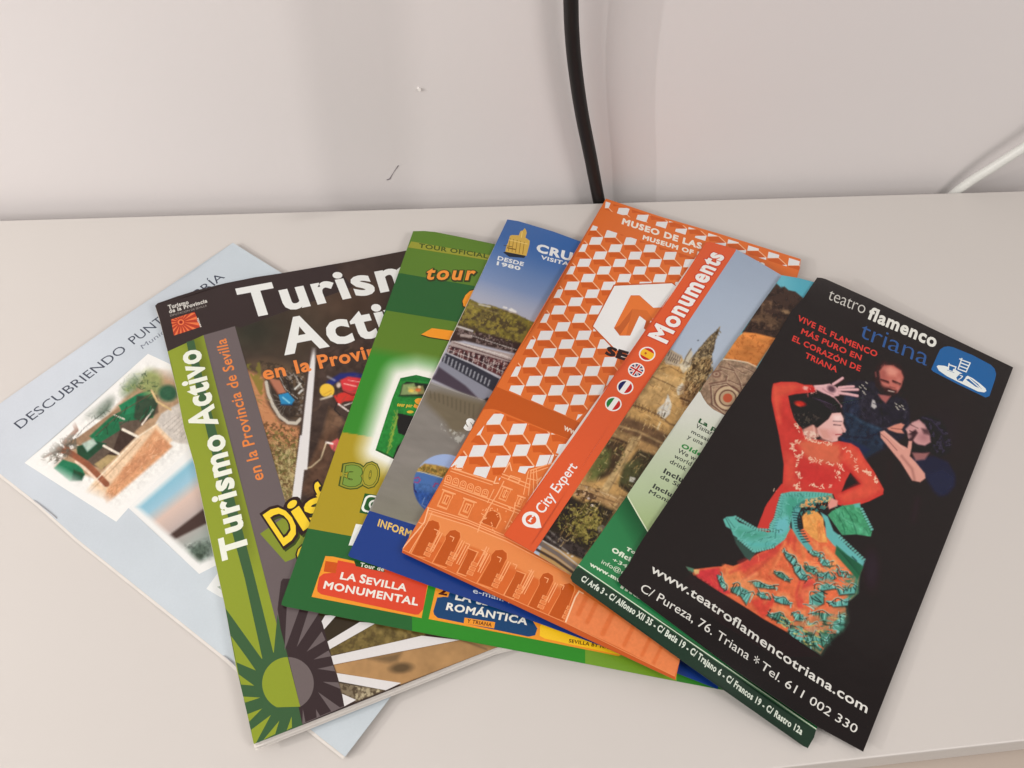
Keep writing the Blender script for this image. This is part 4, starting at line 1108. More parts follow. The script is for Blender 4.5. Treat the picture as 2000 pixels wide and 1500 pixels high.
# pillars between the openings: blocks
for (x, y) in ((238, 690), (372, 745), (500, 805), (652, 880), (782, 945), (932, 1010), (1082, 1075)):
    for k in range(3):
        cx_, cy_ = x + k * 13, y - k * 27
        M_((232, 150, 98), (cx_ - 20, cy_ - 14), (cx_ + 18, cy_ + 2), (cx_ + 8, cy_ + 24), (cx_ - 30, cy_ + 8)); M_((220, 124, 72), (cx_ - 15, cy_ - 9), (cx_ + 13, cy_ + 3), (cx_ + 5, cy_ + 19), (cx_ - 23, cy_ + 7))
for (x, y) in ((310, 560), (446, 612), (470, 640), (596, 650), (600, 690), (728, 740), (870, 790), (868, 820), (1015, 870)):
    ML([(x, y), (x - 58, y + 112)], 5); ML([(x + 14, y + 6), (x - 44, y + 118)], 4)
for o_ in ((0, 0), (8, 22), (-6, -16)):
    ML([(238 + o_[0], 425 + o_[1]), (480 + o_[0], 500 + o_[1]), (720 + o_[0], 600 + o_[1]), (1130 + o_[0], 815 + o_[1])], 4.5)
ML([(336, 262), (620, 362), (800, 430)], 5); ML([(330, 275), (610, 378), (790, 446)], 4); ML([(384, 172), (640, 255)], 6); ML([(376, 188), (630, 272)], 4)
ML([(690, 205), (860, 270)], 5); ML([(684, 222), (850, 290)], 4); ML([(240, 412), (215, 500), (75, 668)], 6, (240, 180, 140)); ML([(262, 440), (235, 500), (120, 690)], 4)
for k in range(6):
    cx_, cy_ = 366 + k * 45, 232 + k * 17
    for w2, c2 in ((1.0, (236, 160, 110)), (.72, (216, 112, 56)), (.45, (236, 160, 110)), (.25, (206, 100, 48))):
        M_(c2, *[(cx_ + w2 * 21 * math.cos(t) * 1.0 - 4, cy_ + w2 * 21 * math.sin(t)) for t in np.linspace(math.pi * .95, math.pi * 2.15, 9)], (cx_ + 8 * w2, cy_ + 34 * w2), (cx_ - 32 * w2, cy_ + 20 * w2))
def window(x, y, s_=1.0):
    for w2, c2 in ((1.0, (234, 154, 102)), (.80, (212, 110, 56)), (.55, (232, 150, 96)), (.34, (206, 102, 50))):
        q = np.array([(-18, -58), (44, -36), (36, -8), (28, 0), (0, 66), (-62, 42), (-34, -20), (-30, -36)], float) * w2 * s_ + [x, y]
        M_(c2, *[tuple(v) for v in q])
    ML([(x + 6, y - 24), (x - 16, y + 26)], 4)
    ML([(x - 26 * s_, y - 60 * s_), (x + 52 * s_, y - 32 * s_)], 6)
window(352, 360); window(480, 412); window(712, 325, .75); window(800, 372, .6)
for q in ([(700, 195), (735, 135), (748, 185)], [(410, 150), (400, 175), (440, 180)], [(655, 222), (640, 262), (668, 262)]): ML(q, 5, (240, 180, 140))
for k in range(4): ML([(850 + k * 16, 190 - k * 4), (820 + k * 30, 330 + k * 6)], 4)
ML([(860, 185), (960, 150), (1000, 140)], 5); ML([(870, 200), (970, 165)], 4); ML([(840, 230), (900, 245), (930, 225), (900, 262)], 4)
ML([(965, 150), (1000, 60)], 3, (170, 90, 60)); ML([(985, 40), (1020, 60), (1010, 80), (1040, 90)], 8, (216, 110, 54))
ML([(740, 215), (800, 235), (790, 260), (728, 238), (740, 215)], 5); ML([(700, 250), (660, 330), (615, 400), (560, 500), (540, 560)], 5); ML([(770, 380), (760, 440), (710, 540)], 5); ML([(640, 300), (600, 380)], 4)
rng_ = random.Random(4)
for k in range(26):
    x, y = rng_.uniform(560, 760), rng_.uniform(400, 560); ML([(x, y), (x + rng_.uniform(-14, 14), y + rng_.uniform(-14, 16))], 4)
for k in range(10):
    x = 180 + k * 96; y = 610 + k * 42
    ML([(x, y - 110), (x + 24, y - 100), (x + 14, y - 78)], 4)
# fold panel on the right: paler, blurred
pan = [(1160, 920), (1420, 1090), (2000, 1300), (1760, 1375), (1742, 1440), (1400, 1262), (1075, 1112)]
def panel(P):
    s = Pic(P, (224, 128, 80)).use('M')
    for x, y, w_ in ((1180, 1010, 30), (1235, 1060, 26), (1330, 1130, 32), (1460, 1200, 26), (1570, 1260, 24), (1640, 1310, 22)):
        s.line((212, 108, 60), [(x + 46, y - 100), (x - 26, y + 50)], w_, 3, .8)
    s.grain(.04, 5, 6)
    return s.c
p.pic(pan, panel, 3, 'M')
ML([(1160, 920), (1135, 960), (1075, 1114)], 7, (240, 196, 162)); ML([(1160, 920), (1185, 935)], 5, (240, 190, 150))
M_((190, 88, 44), (68, 668), (140, 690), (520, 868), (1075, 1114), (1742, 1440), (1745, 1480), (60, 690))
ML([(74, 664), (520, 868), (1075, 1112), (1740, 1438)], 4, (226, 138, 88))
p.build('front_panel', M_MATT, ol)
ow = settle(out, Hf, .026)
PM = noisy_mat('orange_paper_edge', tuple(alb((190, 100, 56))), .06, 300, .7, .2)
sheet_stack('inner_panel', ol, ow, Hf, .00045, .0019, 4, PM, jitter=.0005, shrink=.0008, seed=9)

# ================================================================== 6 city monuments brochure
out = z('X', (1379, 473), (1386, 472), (1436, 486), (1480, 510), (1527, 538), (1600, 575), (1722, 640), (1455, 1262), (1250, 1186), (1120, 1126), (1042, 1079), (984, 1045))
Hf = rest_height(.0014, [(.062, .272, .02, .0008)])
ml = obj_at('brochure', out, 'monuments brochure with red title strip of four round flags beside a cathedral photo', 'brochure', Hf)
p = Print(out, Hf, (150, 165, 190))
def cathedral(P):
    s = Pic(P, (152, 166, 190)).use('N')
    t = np.clip((P[:, 1] - 480) / 260, 0, 1); s.mix(t, (184, 192, 206), .9)
    s.mix(np.clip((1500 - P[:, 0]) / 400, 0, .6), (162, 174, 196))
    ST, SD, SL = (178, 140, 90), (84, 62, 44), (208, 186, 146)
    s.poly(ST, [(100, 1050), (280, 900), (330, 830), (420, 890), (460, 1000), (700, 1100), (900, 1400), (700, 2200), (-700, 2600), (-500, 1900)], 3)
    s.poly((172, 156, 138), [(280, 890), (330, 820), (350, 850), (420, 880), (400, 960), (300, 940)], 4)
    for k in range(6): s.line((92, 80, 72), [(328 + k * 16, 850 + k * 8), (318 + k * 16, 880 + k * 8)], 7, 1.3, .8)
    for k in range(5): s.line((70, 58, 50), [(330 + k * 14, 890 + k * 6), (322 + k * 14, 912 + k * 6)], 7, 1.3, .8)
    # spire
    sp_ = [(700, 665), (690, 700), (668, 760), (655, 830), (630, 900), (625, 970), (600, 1040), (560, 1140), (470, 1180), (440, 1100), (475, 960), (500, 880), (560, 810), (620, 740), (680, 690)]
    s.poly((106, 92, 74), sp_, 2)
    for k in range(11):
        x, y = 690 - k * 16, 690 + k * 20
        s.line((82, 70, 60), [(x - 14, y - 2), (x + 8, y + 12)], 6, 1.3, .9); s.line((120, 106, 84), [(x + 8 + k * .8, y + 12), (x + 14 + k, y + 22)], 7, 1.3, .8)
    s.grain(.8, 5, 3, sp_, tint=(60, 48, 36), thr=.55); s.grain(.7, 5, 4, sp_, tint=(176, 154, 116), thr=.58)
    s.poly((112, 90, 62), [(470, 950), (620, 900), (640, 1000), (590, 1060), (640, 1140), (560, 1260), (440, 1240), (430, 1120)], 5, .9)
    s.grain(.8, 6, 5, [(470, 900), (640, 880), (650, 1000), (590, 1060), (640, 1140), (560, 1260), (420, 1240)], tint=(58, 44, 32), thr=.52)
    s.grain(.7, 5, 6, [(440, 900), (640, 880), (650, 1000), (590, 1060), (640, 1140), (540, 1260), (400, 1180)], tint=(196, 170, 124), thr=.58)
    s.poly((196, 184, 164), [(395, 950), (440, 900), (480, 830), (500, 860), (480, 960), (430, 1010)], 3, .9); s.line((90, 76, 64), [(488, 830), (450, 890), (430, 940)], 8, 2, .8); s.line((96, 84, 70), [(440, 920), (475, 940)], 6, 1.5, .7)
    s.poly((188, 152, 104), [(120, 1050), (260, 990), (420, 1050), (420, 1140), (330, 1250), (100, 1240), (60, 1180)], 6, .8)
    s.line((96, 72, 50), [(190, 1030), (330, 1090), (400, 1130)], 7, 2, .7); s.line((100, 74, 52), [(240, 980), (330, 960), (430, 1010)], 6, 2, .6)
    s.poly((214, 206, 192), [(375, 1120), (420, 1080), (440, 1100), (430, 1160), (390, 1170)], 3, .9)
    for k in range(3): s.line((110, 92, 76), [(388 + k * 4, 1100 + k * 16), (430, 1110 + k * 16)], 4, 1.3, .8)
    s.poly((210, 204, 196), [(318, 1160), (345, 1240), (330, 1310), (290, 1345), (235, 1310), (240, 1270), (290, 1230)], 3); s.line((150, 134, 116), [(300, 1210), (270, 1310)], 8, 3, .6); s.line((80, 70, 56), [(296, 1300), (286, 1325)], 10, 2)
    s.line((90, 66, 48), [(50, 1240), (120, 1260), (240, 1310), (330, 1380), (400, 1400)], 12, 3, .7)
    for k in range(10): s.line((86, 64, 46), [(60 + k * 24, 1210 + k * 10), (52 + k * 24, 1250 + k * 10)], 5, 1.4, .8)
    for k in range(9): s.line((110, 86, 60), [(10 + k * 34, 1290 + k * 15), (-8 + k * 34, 1350 + k * 16)], 6, 2, .6)
    s.line((196, 176, 140), [(260, 1370), (240, 1420)], 14, 2, .9); s.poly((130, 92, 60), [(400, 1140), (450, 1060), (560, 1100), (520, 1240), (420, 1260)], 5, .6); s.line((70, 48, 36), [(410, 1190), (470, 1215), (500, 1240)], 16, 3, .8)
    # lower part (frame O)
    s.use('O')
    s.poly((96, 72, 54), [(590, 40), (720, 90), (960, 200), (860, 290), (560, 160), (540, 120)], 8, .9)
    s.line((176, 146, 104), [(560, 120), (700, 160), (900, 260)], 14, 4, .8); s.poly((140, 112, 78), [(520, 150), (640, 180), (690, 200), (650, 300), (480, 200)], 5, .8)
    s.line((60, 44, 36), [(480, 200), (540, 215), (610, 245)], 16, 4, .9); s.poly((66, 52, 40), [(480, 215), (620, 250), (600, 380), (500, 480), (400, 520), (380, 420)], 8, .95)
    s.poly((92, 98, 56), [(430, 280), (500, 300), (480, 420), (380, 520), (330, 520), (340, 440)], 12, .9)
    s.poly((178, 150, 108), [(660, 200), (720, 200), (560, 480), (470, 620), (420, 590), (520, 440)], 4, .95); s.line((120, 94, 66), [(700, 200), (480, 600)], 8, 3, .6)
    s.poly((160, 124, 84), [(700, 230), (900, 310), (820, 380), (700, 320)], 5, .8); s.poly((58, 50, 38), [(700, 290), (830, 340), (790, 400), (720, 520), (640, 620), (560, 560), (590, 440)], 6, .95)
    s.poly((78, 78, 50), [(600, 400), (700, 360), (740, 420), (640, 560), (560, 540)], 10, .9)
    s.poly((206, 200, 192), [(640, 490), (680, 500), (672, 535), (632, 525)], 2, .9)
    s.poly((160, 126, 88), [(260, 540), (420, 590), (580, 640), (640, 630), (560, 740), (380, 670), (210, 610)], 5, .9); s.line((96, 70, 50), [(280, 590), (420, 640), (560, 690)], 8, 2.5, .7); s.line((206, 184, 150), [(420, 600), (540, 650)], 6, 2, .7)
    s.grain(.8, 6, 12, [(240, 540), (420, 580), (400, 640), (360, 700), (200, 640)], tint=(64, 46, 36), thr=.54); s.grain(.8, 5, 13, [(240, 540), (420, 580), (400, 660), (200, 640)], tint=(190, 160, 130), thr=.62)
    s.poly((48, 42, 32), [(180, 620), (300, 680), (400, 680), (530, 740), (460, 860), (330, 1040), (200, 1000), (0, 900), (80, 800)], 8)
    s.poly((104, 96, 50), [(240, 760), (330, 690), (420, 720), (440, 820), (400, 900), (300, 980), (200, 900), (190, 820)], 16, .9)
    s.grain(.9, 7, 14, [(120, 700), (420, 680), (460, 840), (360, 1010), (180, 960), (80, 800)], tint=(44, 38, 26), thr=.5); s.grain(.8, 5, 15, [(190, 720), (400, 700), (430, 840), (320, 980), (190, 900)], tint=(152, 138, 74), thr=.57)
    s.blob((206, 190, 180), (362, 702), 10, 10); s.blob((190, 170, 160), (335, 650), 9, 9)
    s.poly((150, 140, 130), [(400, 860), (440, 840), (460, 860), (410, 910)], 3, .6)
    s.poly((64, 56, 54), [(0, 880), (100, 900), (330, 1030), (300, 1100), (60, 1000), (-60, 950)], 6); s.line((166, 158, 152), [(0, 900), (70, 960), (180, 1040)], 10, 3, .7); s.line((150, 142, 138), [(40, 880), (140, 960)], 8, 3, .6)
    s.blob((206, 198, 190), (185, 1050), 9); s.blob((196, 186, 176), (215, 1075), 10, 7)
    s.grain(.6, 5, 16, [(0, 860), (330, 1000), (300, 1100), (-20, 960)], tint=(34, 30, 28), thr=.55)
    s.line((186, 178, 172), [(-20, 950), (120, 1030), (260, 1140)], 10, 2); s.line((110, 98, 94), [(-30, 975), (110, 1060), (250, 1165)], 30, 2); s.line((160, 146, 138), [(-40, 1000), (100, 1085), (235, 1180)], 6, 2)
    s.line((70, 56, 50), [(-60, 1015), (90, 1100), (230, 1200)], 20, 2)
    # overall stone detail
    s.use('N')
    body = [(60, 1150), (280, 900), (420, 900), (640, 1050), (700, 1300), (560, 1600), (200, 2100), (-500, 2300), (-400, 1900)]
    s.grain(.22, 9, 21, body); 
    GP = [(214, 178, 118), (186, 146, 92), (226, 198, 146), (120, 90, 58), (150, 116, 76)]
    s.strokes([(60, 1150), (280, 900), (420, 900), (640, 1050), (700, 1300), (560, 1600), (300, 1900), (-500, 2300), (-400, 1900)], 420, GP, 2.15, 20, 5, 41, .6, .12)
    s.strokes([(60, 1150), (280, 900), (420, 900), (640, 1050), (700, 1300), (560, 1600), (300, 1900), (-500, 2300), (-400, 1900)], 200, [(92, 66, 44), (232, 206, 158), (110, 82, 56)], .52, 26, 4, 42, .6, .1)
    s.strokes(sp_, 120, [(60, 48, 38), (196, 168, 122), (140, 116, 82)], 2.2, 14, 4, 43, .8, .25)
    s.strokes([(470, 900), (640, 900), (640, 1140), (540, 1270), (430, 1240)], 120, [(58, 42, 30), (214, 182, 130), (164, 128, 84)], 2.1, 18, 5, 44, .75, .25)
    s.use('O'); s.strokes([(120, 700), (420, 680), (460, 840), (360, 1010), (180, 960), (80, 800)], 160, [(44, 38, 26), (150, 138, 74), (96, 92, 48), (176, 160, 96)], 1.2, 12, 5, 45, .75, 1.0)
    s.strokes([(480, 215), (620, 250), (600, 380), (500, 480), (330, 520), (380, 420)], 70, [(58, 50, 34), (110, 112, 64), (84, 84, 48)], 1.2, 12, 5, 46, .7, 1.0)
    s.strokes([(700, 290), (830, 340), (790, 400), (640, 620), (560, 560)], 60, [(50, 44, 32), (98, 96, 60), (74, 66, 44)], 1.2, 12, 5, 47, .7, 1.0); s.use('N')
    s.blob((70, 74, 84), (538, 768), 7, 5, 0, 1.5, .8)
    return s.c
p.pic(np.concatenate([z('X', (1420, 480), (1440, 470), (1530, 525), (1740, 630), (1460, 1290), (1250, 1200), (1110, 1140), (1020, 1090))]), cathedral, 1.8)
SR = (216, 92, 56)
p.poly(SR, [(1340, 440), (1386, 460), (1438, 480), (1437, 490), (1042, 1080), (1030, 1110), (940, 1060)])
SW = (232, 228, 228)
for w_, c_ in ((.085, (196, 66, 44)), (.04, SW)):
    p.text('Monuments', (1301, 670), (1414, 501), (1267.5, 655), c_, 'X', w_, .15)
def flag(cx_, cy_, kind, fr):
    p.ell(SW, (cx_, cy_), 16.2, 14.2, n=26)
    th = math.radians(32)
    def half(u0, u1, col, rot=th, R=(13.6, 11.8)):
        t0, t1 = math.acos(max(-1, min(1, u1))), math.acos(max(-1, min(1, u0)))
        ang = list(np.linspace(t0, t1, 9)) + list(np.linspace(-t1, -t0, 9))
        p.poly(col, [(cx_ + R[0] * math.cos(a + rot), cy_ + R[1] * math.sin(a + rot)) for a in ang])
    R_, Y_, B_, Gn = (190, 44, 40), (236, 180, 50), (36, 40, 92), (40, 120, 60)
    if kind == 'es':
        p.ell(R_, (cx_, cy_), 13.6, 11.8); half(-.55, .55, Y_, th + math.pi / 2); p.ell((180, 80, 40), (cx_ - 3, cy_ - 1.5), 2.2, 2.4)
    elif kind == 'fr': half(-1, -.36, B_); half(-.36, .36, SW); half(.36, 1, R_)
    elif kind == 'it': half(-1, -.36, Gn); half(-.36, .36, SW); half(.36, 1, R_)
    else:
        p.ell(B_, (cx_, cy_), 13.6, 11.8)
        for a in (th + .78, th - .78, th + .78 + math.pi, th - .78 + math.pi):
            p.line(SW, [(cx_, cy_), (cx_ + 12.6 * math.cos(a), cy_ + 11 * math.sin(a))], 3.6); 
        for a in (th + .78, th - .78, th + .78 + math.pi, th - .78 + math.pi): p.line(R_, [(cx_, cy_), (cx_ + 12.4 * math.cos(a), cy_ + 10.8 * math.sin(a))], 1.3)
        for a in (th, th + math.pi / 2):
            p.line(SW, [(cx_ - 12.2 * math.cos(a), cy_ - 10.6 * math.sin(a)), (cx_ + 12.2 * math.cos(a), cy_ + 10.6 * math.sin(a))], 6)
        for a in (th, th + math.pi / 2): p.line(R_, [(cx_ - 12.2 * math.cos(a), cy_ - 10.6 * math.sin(a)), (cx_ + 12.2 * math.cos(a), cy_ + 10.6 * math.sin(a))], 3.4)
flag(1264, 691.5, 'es', 0); flag(1242.7, 722.7, 'uk', 0); flag(1221, 756, 'fr', 0); flag(1198, 789, 'it', 0)
p.text('City Expert', (1060.5, 1004.5), (1128, 912), (1044, 992.5), SW, 'X', .012)
pc = np.array([1036.5, 1014.5])
pin = [pc + np.array([17 * math.cos(a), 16 * math.sin(a)]) for a in np.linspace(math.radians(70), math.radians(385 - 35), 22)]
pin = [pc + np.array([17 * math.cos(a), 15.5 * math.sin(a)]) for a in np.radians(np.linspace(95, 350, 22))] + [np.array([1055, 1020]), np.array([1057.5, 1030.5]), np.array([1048, 1032])]
p.poly(SW, pin); p.ell(SR, tuple(pc + [.5, .5]), 10.5, 9.5)
p.line(SW, [(1034, 1017.5), (1038, 1012)], 3.6); p.ell(SW, (1040.5, 1008), 2.1, 1.9); p.line(SW, [(1031.5, 1016.5), (1037, 1019.5)], 1.8)
p.build('front_panel', M_GLOSS, ml)
ow = settle(out, Hf, .028)
sheet_stack('inner_page', ml, ow, Hf, .00028, .0012, 3, M_PAPER, jitter=.0004, shrink=.0008, seed=12)

# ================================================================== 7 dark green tours leaflet
out = z('X', (1527, 537.5), (1560, 543), (1590, 551), (1700, 610), (1896, 728), (1593.5, 1427), (1590, 1440), (1578, 1461), (1569, 1457), (1340, 1296), (1118, 1136), (1114, 1128), (1117, 1121),
        (1168, 1050), (1225, 967), (1289, 874), (1338, 802), (1387, 734), (1458, 635))
Hf = rest_height(.0011, [(.085, .245, .015, .0006)])
dl = obj_at('leaflet', out, 'dark green leaflet with a street address strip, mosaic photo and cream text panel', 'leaflet', Hf)
p = Print(out, Hf, (46, 98, 62))
def ruins(P):
    s = Pic(P, (86, 168, 190)).use('N')
    s.mix(np.clip((1560 - P[:, 0]) / 60, 0, .5), (120, 190, 208))
    s.poly((66, 50, 44), [(1000, 500), (1112, 350), (1150, 385), (1170, 372), (1200, 400), (1250, 410), (1310, 460), (1700, 560), (1300, 900), (860, 710)], 2.5)
    s.poly((126, 94, 72), [(1010, 480), (1060, 480), (1100, 500), (1060, 540), (1000, 540)], 5, .9); s.poly((150, 120, 90), [(1140, 540), (1200, 550), (1220, 575), (1160, 575)], 4, .9)
    s.poly((104, 80, 62), [(980, 560), (1080, 590), (1170, 640), (1140, 700), (1000, 640), (930, 620)], 8, .8)
    s.grain(.55, 8, 3, [(1000, 460), (1110, 350), (1310, 460), (1300, 900), (860, 710)], tint=(40, 32, 30), thr=.52); s.grain(.4, 6, 4, [(960, 500), (1060, 460), (1250, 560), (1180, 720), (900, 660)], tint=(134, 104, 80), thr=.6)
    s.poly((206, 128, 68), [(830, 740), (875, 708), (960, 715), (1110, 752), (960, 970), (880, 930), (720, 905)], 3); s.grain(.2, 14, 5, [(870, 700), (1110, 750), (960, 970), (720, 900)], stretch=3, rot=.3); s.grain(.6, 5, 6, [(870, 700), (1110, 750), (960, 970), (720, 900)], tint=(160, 88, 44), thr=.66)
    mos = [(500, 1100), (720, 905), (800, 915), (900, 935), (965, 965), (1000, 1100), (800, 1400), (500, 1300)]
    s.poly((150, 124, 104), mos, 2)
    Z_ = zi('N', P); R1 = np.hypot(Z_[:, 0] - 755, (Z_[:, 1] - 1190) * 1.05)
    def ring(r, w, col, al=1): s.mix((.5 - (np.abs(R1 - r) - w / 2) * .2667 / 1.6) * (sdist(P, z('N', *mos)) < 0), col, al)
    s.grain(.3, 5, 8, mos)
    ring(0, 130, (176, 150, 122)); ring(60, 9, (94, 62, 54)); ring(0, 70, (178, 84, 58)); ring(78, 22, (196, 170, 140)); ring(96, 8, (100, 66, 58))
    hexa = [(630, 1100), (745, 1080), (840, 1150), (830, 1260), (740, 1320), (640, 1240)]
    s.line((96, 64, 58), hexa + hexa[:1], 9, 1.6, .85); s.line((206, 184, 156), [(x * .92 + 60, y * .92 + 95) for x, y in hexa + hexa[:1]], 5, 1.4, .7)
    for q in ([(620, 1010), (700, 985), (750, 1020), (740, 1065), (620, 1085)], [(760, 940), (850, 1000), (880, 1010)], [(860, 960), (960, 1010), (930, 1080), (850, 1100), (760, 1060)], [(700, 960), (800, 990), (840, 1060), (860, 1140), (940, 1100)]):
        s.line((104, 72, 64), q, 9, 1.6, .8); s.line((200, 176, 150), [(x + 12, y + 10) for x, y in q], 5, 1.4, .7)
    s.blob((120, 84, 74), (672, 1015), 34, 26, 0, 2, .8); s.blob((188, 164, 138), (672, 1015), 22, 15, 0, 2, .8); s.blob((120, 84, 74), (672, 1015), 10, 8, 0, 2)
    s.line((220, 200, 176), [(720, 905), (800, 912), (900, 930), (968, 962)], 7, 1.5)
    return s.c
p.pic(np.concatenate([z('X', (1500, 520), (1600, 530), (1910, 720)), z('N', (1300, 1300), (720, 1330), (530, 1180))]), ruins, 1.8)
def card(P):
    s = Pic(P, (206, 205, 200)).use('O')
    s.mix((P[:, 1] - 800) / 150, (176, 190, 156)); s.mix((P[:, 1] - 960) / 90, (152, 172, 118))
    return s.c
crd = np.concatenate([z('N', (540, 1140), (556, 1150), (575, 1190), (605, 1235), (650, 1275), (735, 1318), (1000, 1400)), z('X', (1420, 1060)), z('O', (775, 905), (700, 775), (620, 632), (600, 620)), z('X', (1310, 800))])
def deep(P):
    s = Pic(P, (46, 110, 68)).use('O')
    s.mix(np.clip((1000 - P[:, 0] + (P[:, 1] - 1000) * .8 + 330) / 200, 0, 1), (52, 124, 78))
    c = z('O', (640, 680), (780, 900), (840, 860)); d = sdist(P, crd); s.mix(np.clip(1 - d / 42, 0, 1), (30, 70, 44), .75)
    s.mix((P[:, 0] - 1430) / 60, (64, 138, 88), .8)
    return s.c
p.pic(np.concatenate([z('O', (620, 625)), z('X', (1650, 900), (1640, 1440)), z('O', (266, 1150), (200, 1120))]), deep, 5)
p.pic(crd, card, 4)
p.line((216, 224, 196), [(1226, 970), (1247, 1007), (1270, 1046)], 2.2)
DT = (66, 70, 66)
OT = lambda t, a, b, c, col=DT, w=.02: p.text(t, a, b, c, col, 'O', w)
OT('La p', (1140, 93), (1262, 158), (1155, 66), (44, 84, 54), .05); OT('Visitar', (1118, 130), (1235, 188), (1133, 102)); OT('mosaico', (1086, 170), (1262, 262), (1098, 146)); OT('y una visita', (1058, 208), (1290, 320), (1072, 182))
OT('Oldest', (1014, 275), (1215, 370), (1030, 250), (58, 128, 70), .06); OT('We wo', (986, 312), (1140, 388), (1000, 284)); OT('world', (960, 350), (1082, 412), (974, 324)); OT('drink', (928, 390), (1046, 452), (942, 362))
OT('Incluye', (884, 462), (1092, 568), (900, 432), DT, .05); OT('de Sant', (858, 500), (1068, 602), (872, 474)); OT('Include', (806, 572), (1010, 674), (822, 544), DT, .05); OT('Monas', (774, 612), (956, 700), (790, 586))
WG = (214, 224, 206)
OT('Tours', (610, 1028), (752, 1096), (622, 1008), WG, .06); OT('Oficina', (505, 1038), (700, 1146), (520, 1010), WG, .06); OT('+34 95', (508, 1108), (700, 1204), (520, 1086), WG, .01)
OT('info@muse', (428, 1125), (690, 1262), (440, 1098), WG, .0); OT('www.museo', (346, 1142), (660, 1318), (354, 1118), WG, .06)
p.text('maosevilla.es', (1213, 1148), (1395, 1266), (1217, 1140), WG, 'X', .05)
p.poly((44, 60, 50), np.concatenate([z('X', (1100, 1118)), z('O', (262, 1160)), z('P', (100, 165), (1765, 1310), (1800, 1500), (1600, 1500), (0, 300))]))
p.line((214, 226, 206), np.array([(100, 152), (560, 468), (1140, 868), (1768, 1302)]), 7, 'P')
p.text('C/ Arfe 3 - C/ Alfonso XII 35 - C/ Betis 19 - C/ Trajano 6 - C/ Francos 19 - C/ Rastro 12a', (122, 262), (1660, 1340), (142, 228), (214, 220, 210), 'P', .035)
p.build('front_panel', M_GLOSS, dl)
ow = settle(out, Hf, .03)
DM = noisy_mat('green_paper_edge', tuple(alb((44, 58, 48))), .06, 300, .6, .2)
sheet_stack('inner_panel', dl, ow, Hf, .00028, .0010, 2, DM, jitter=.0002, shrink=.0008, seed=14)

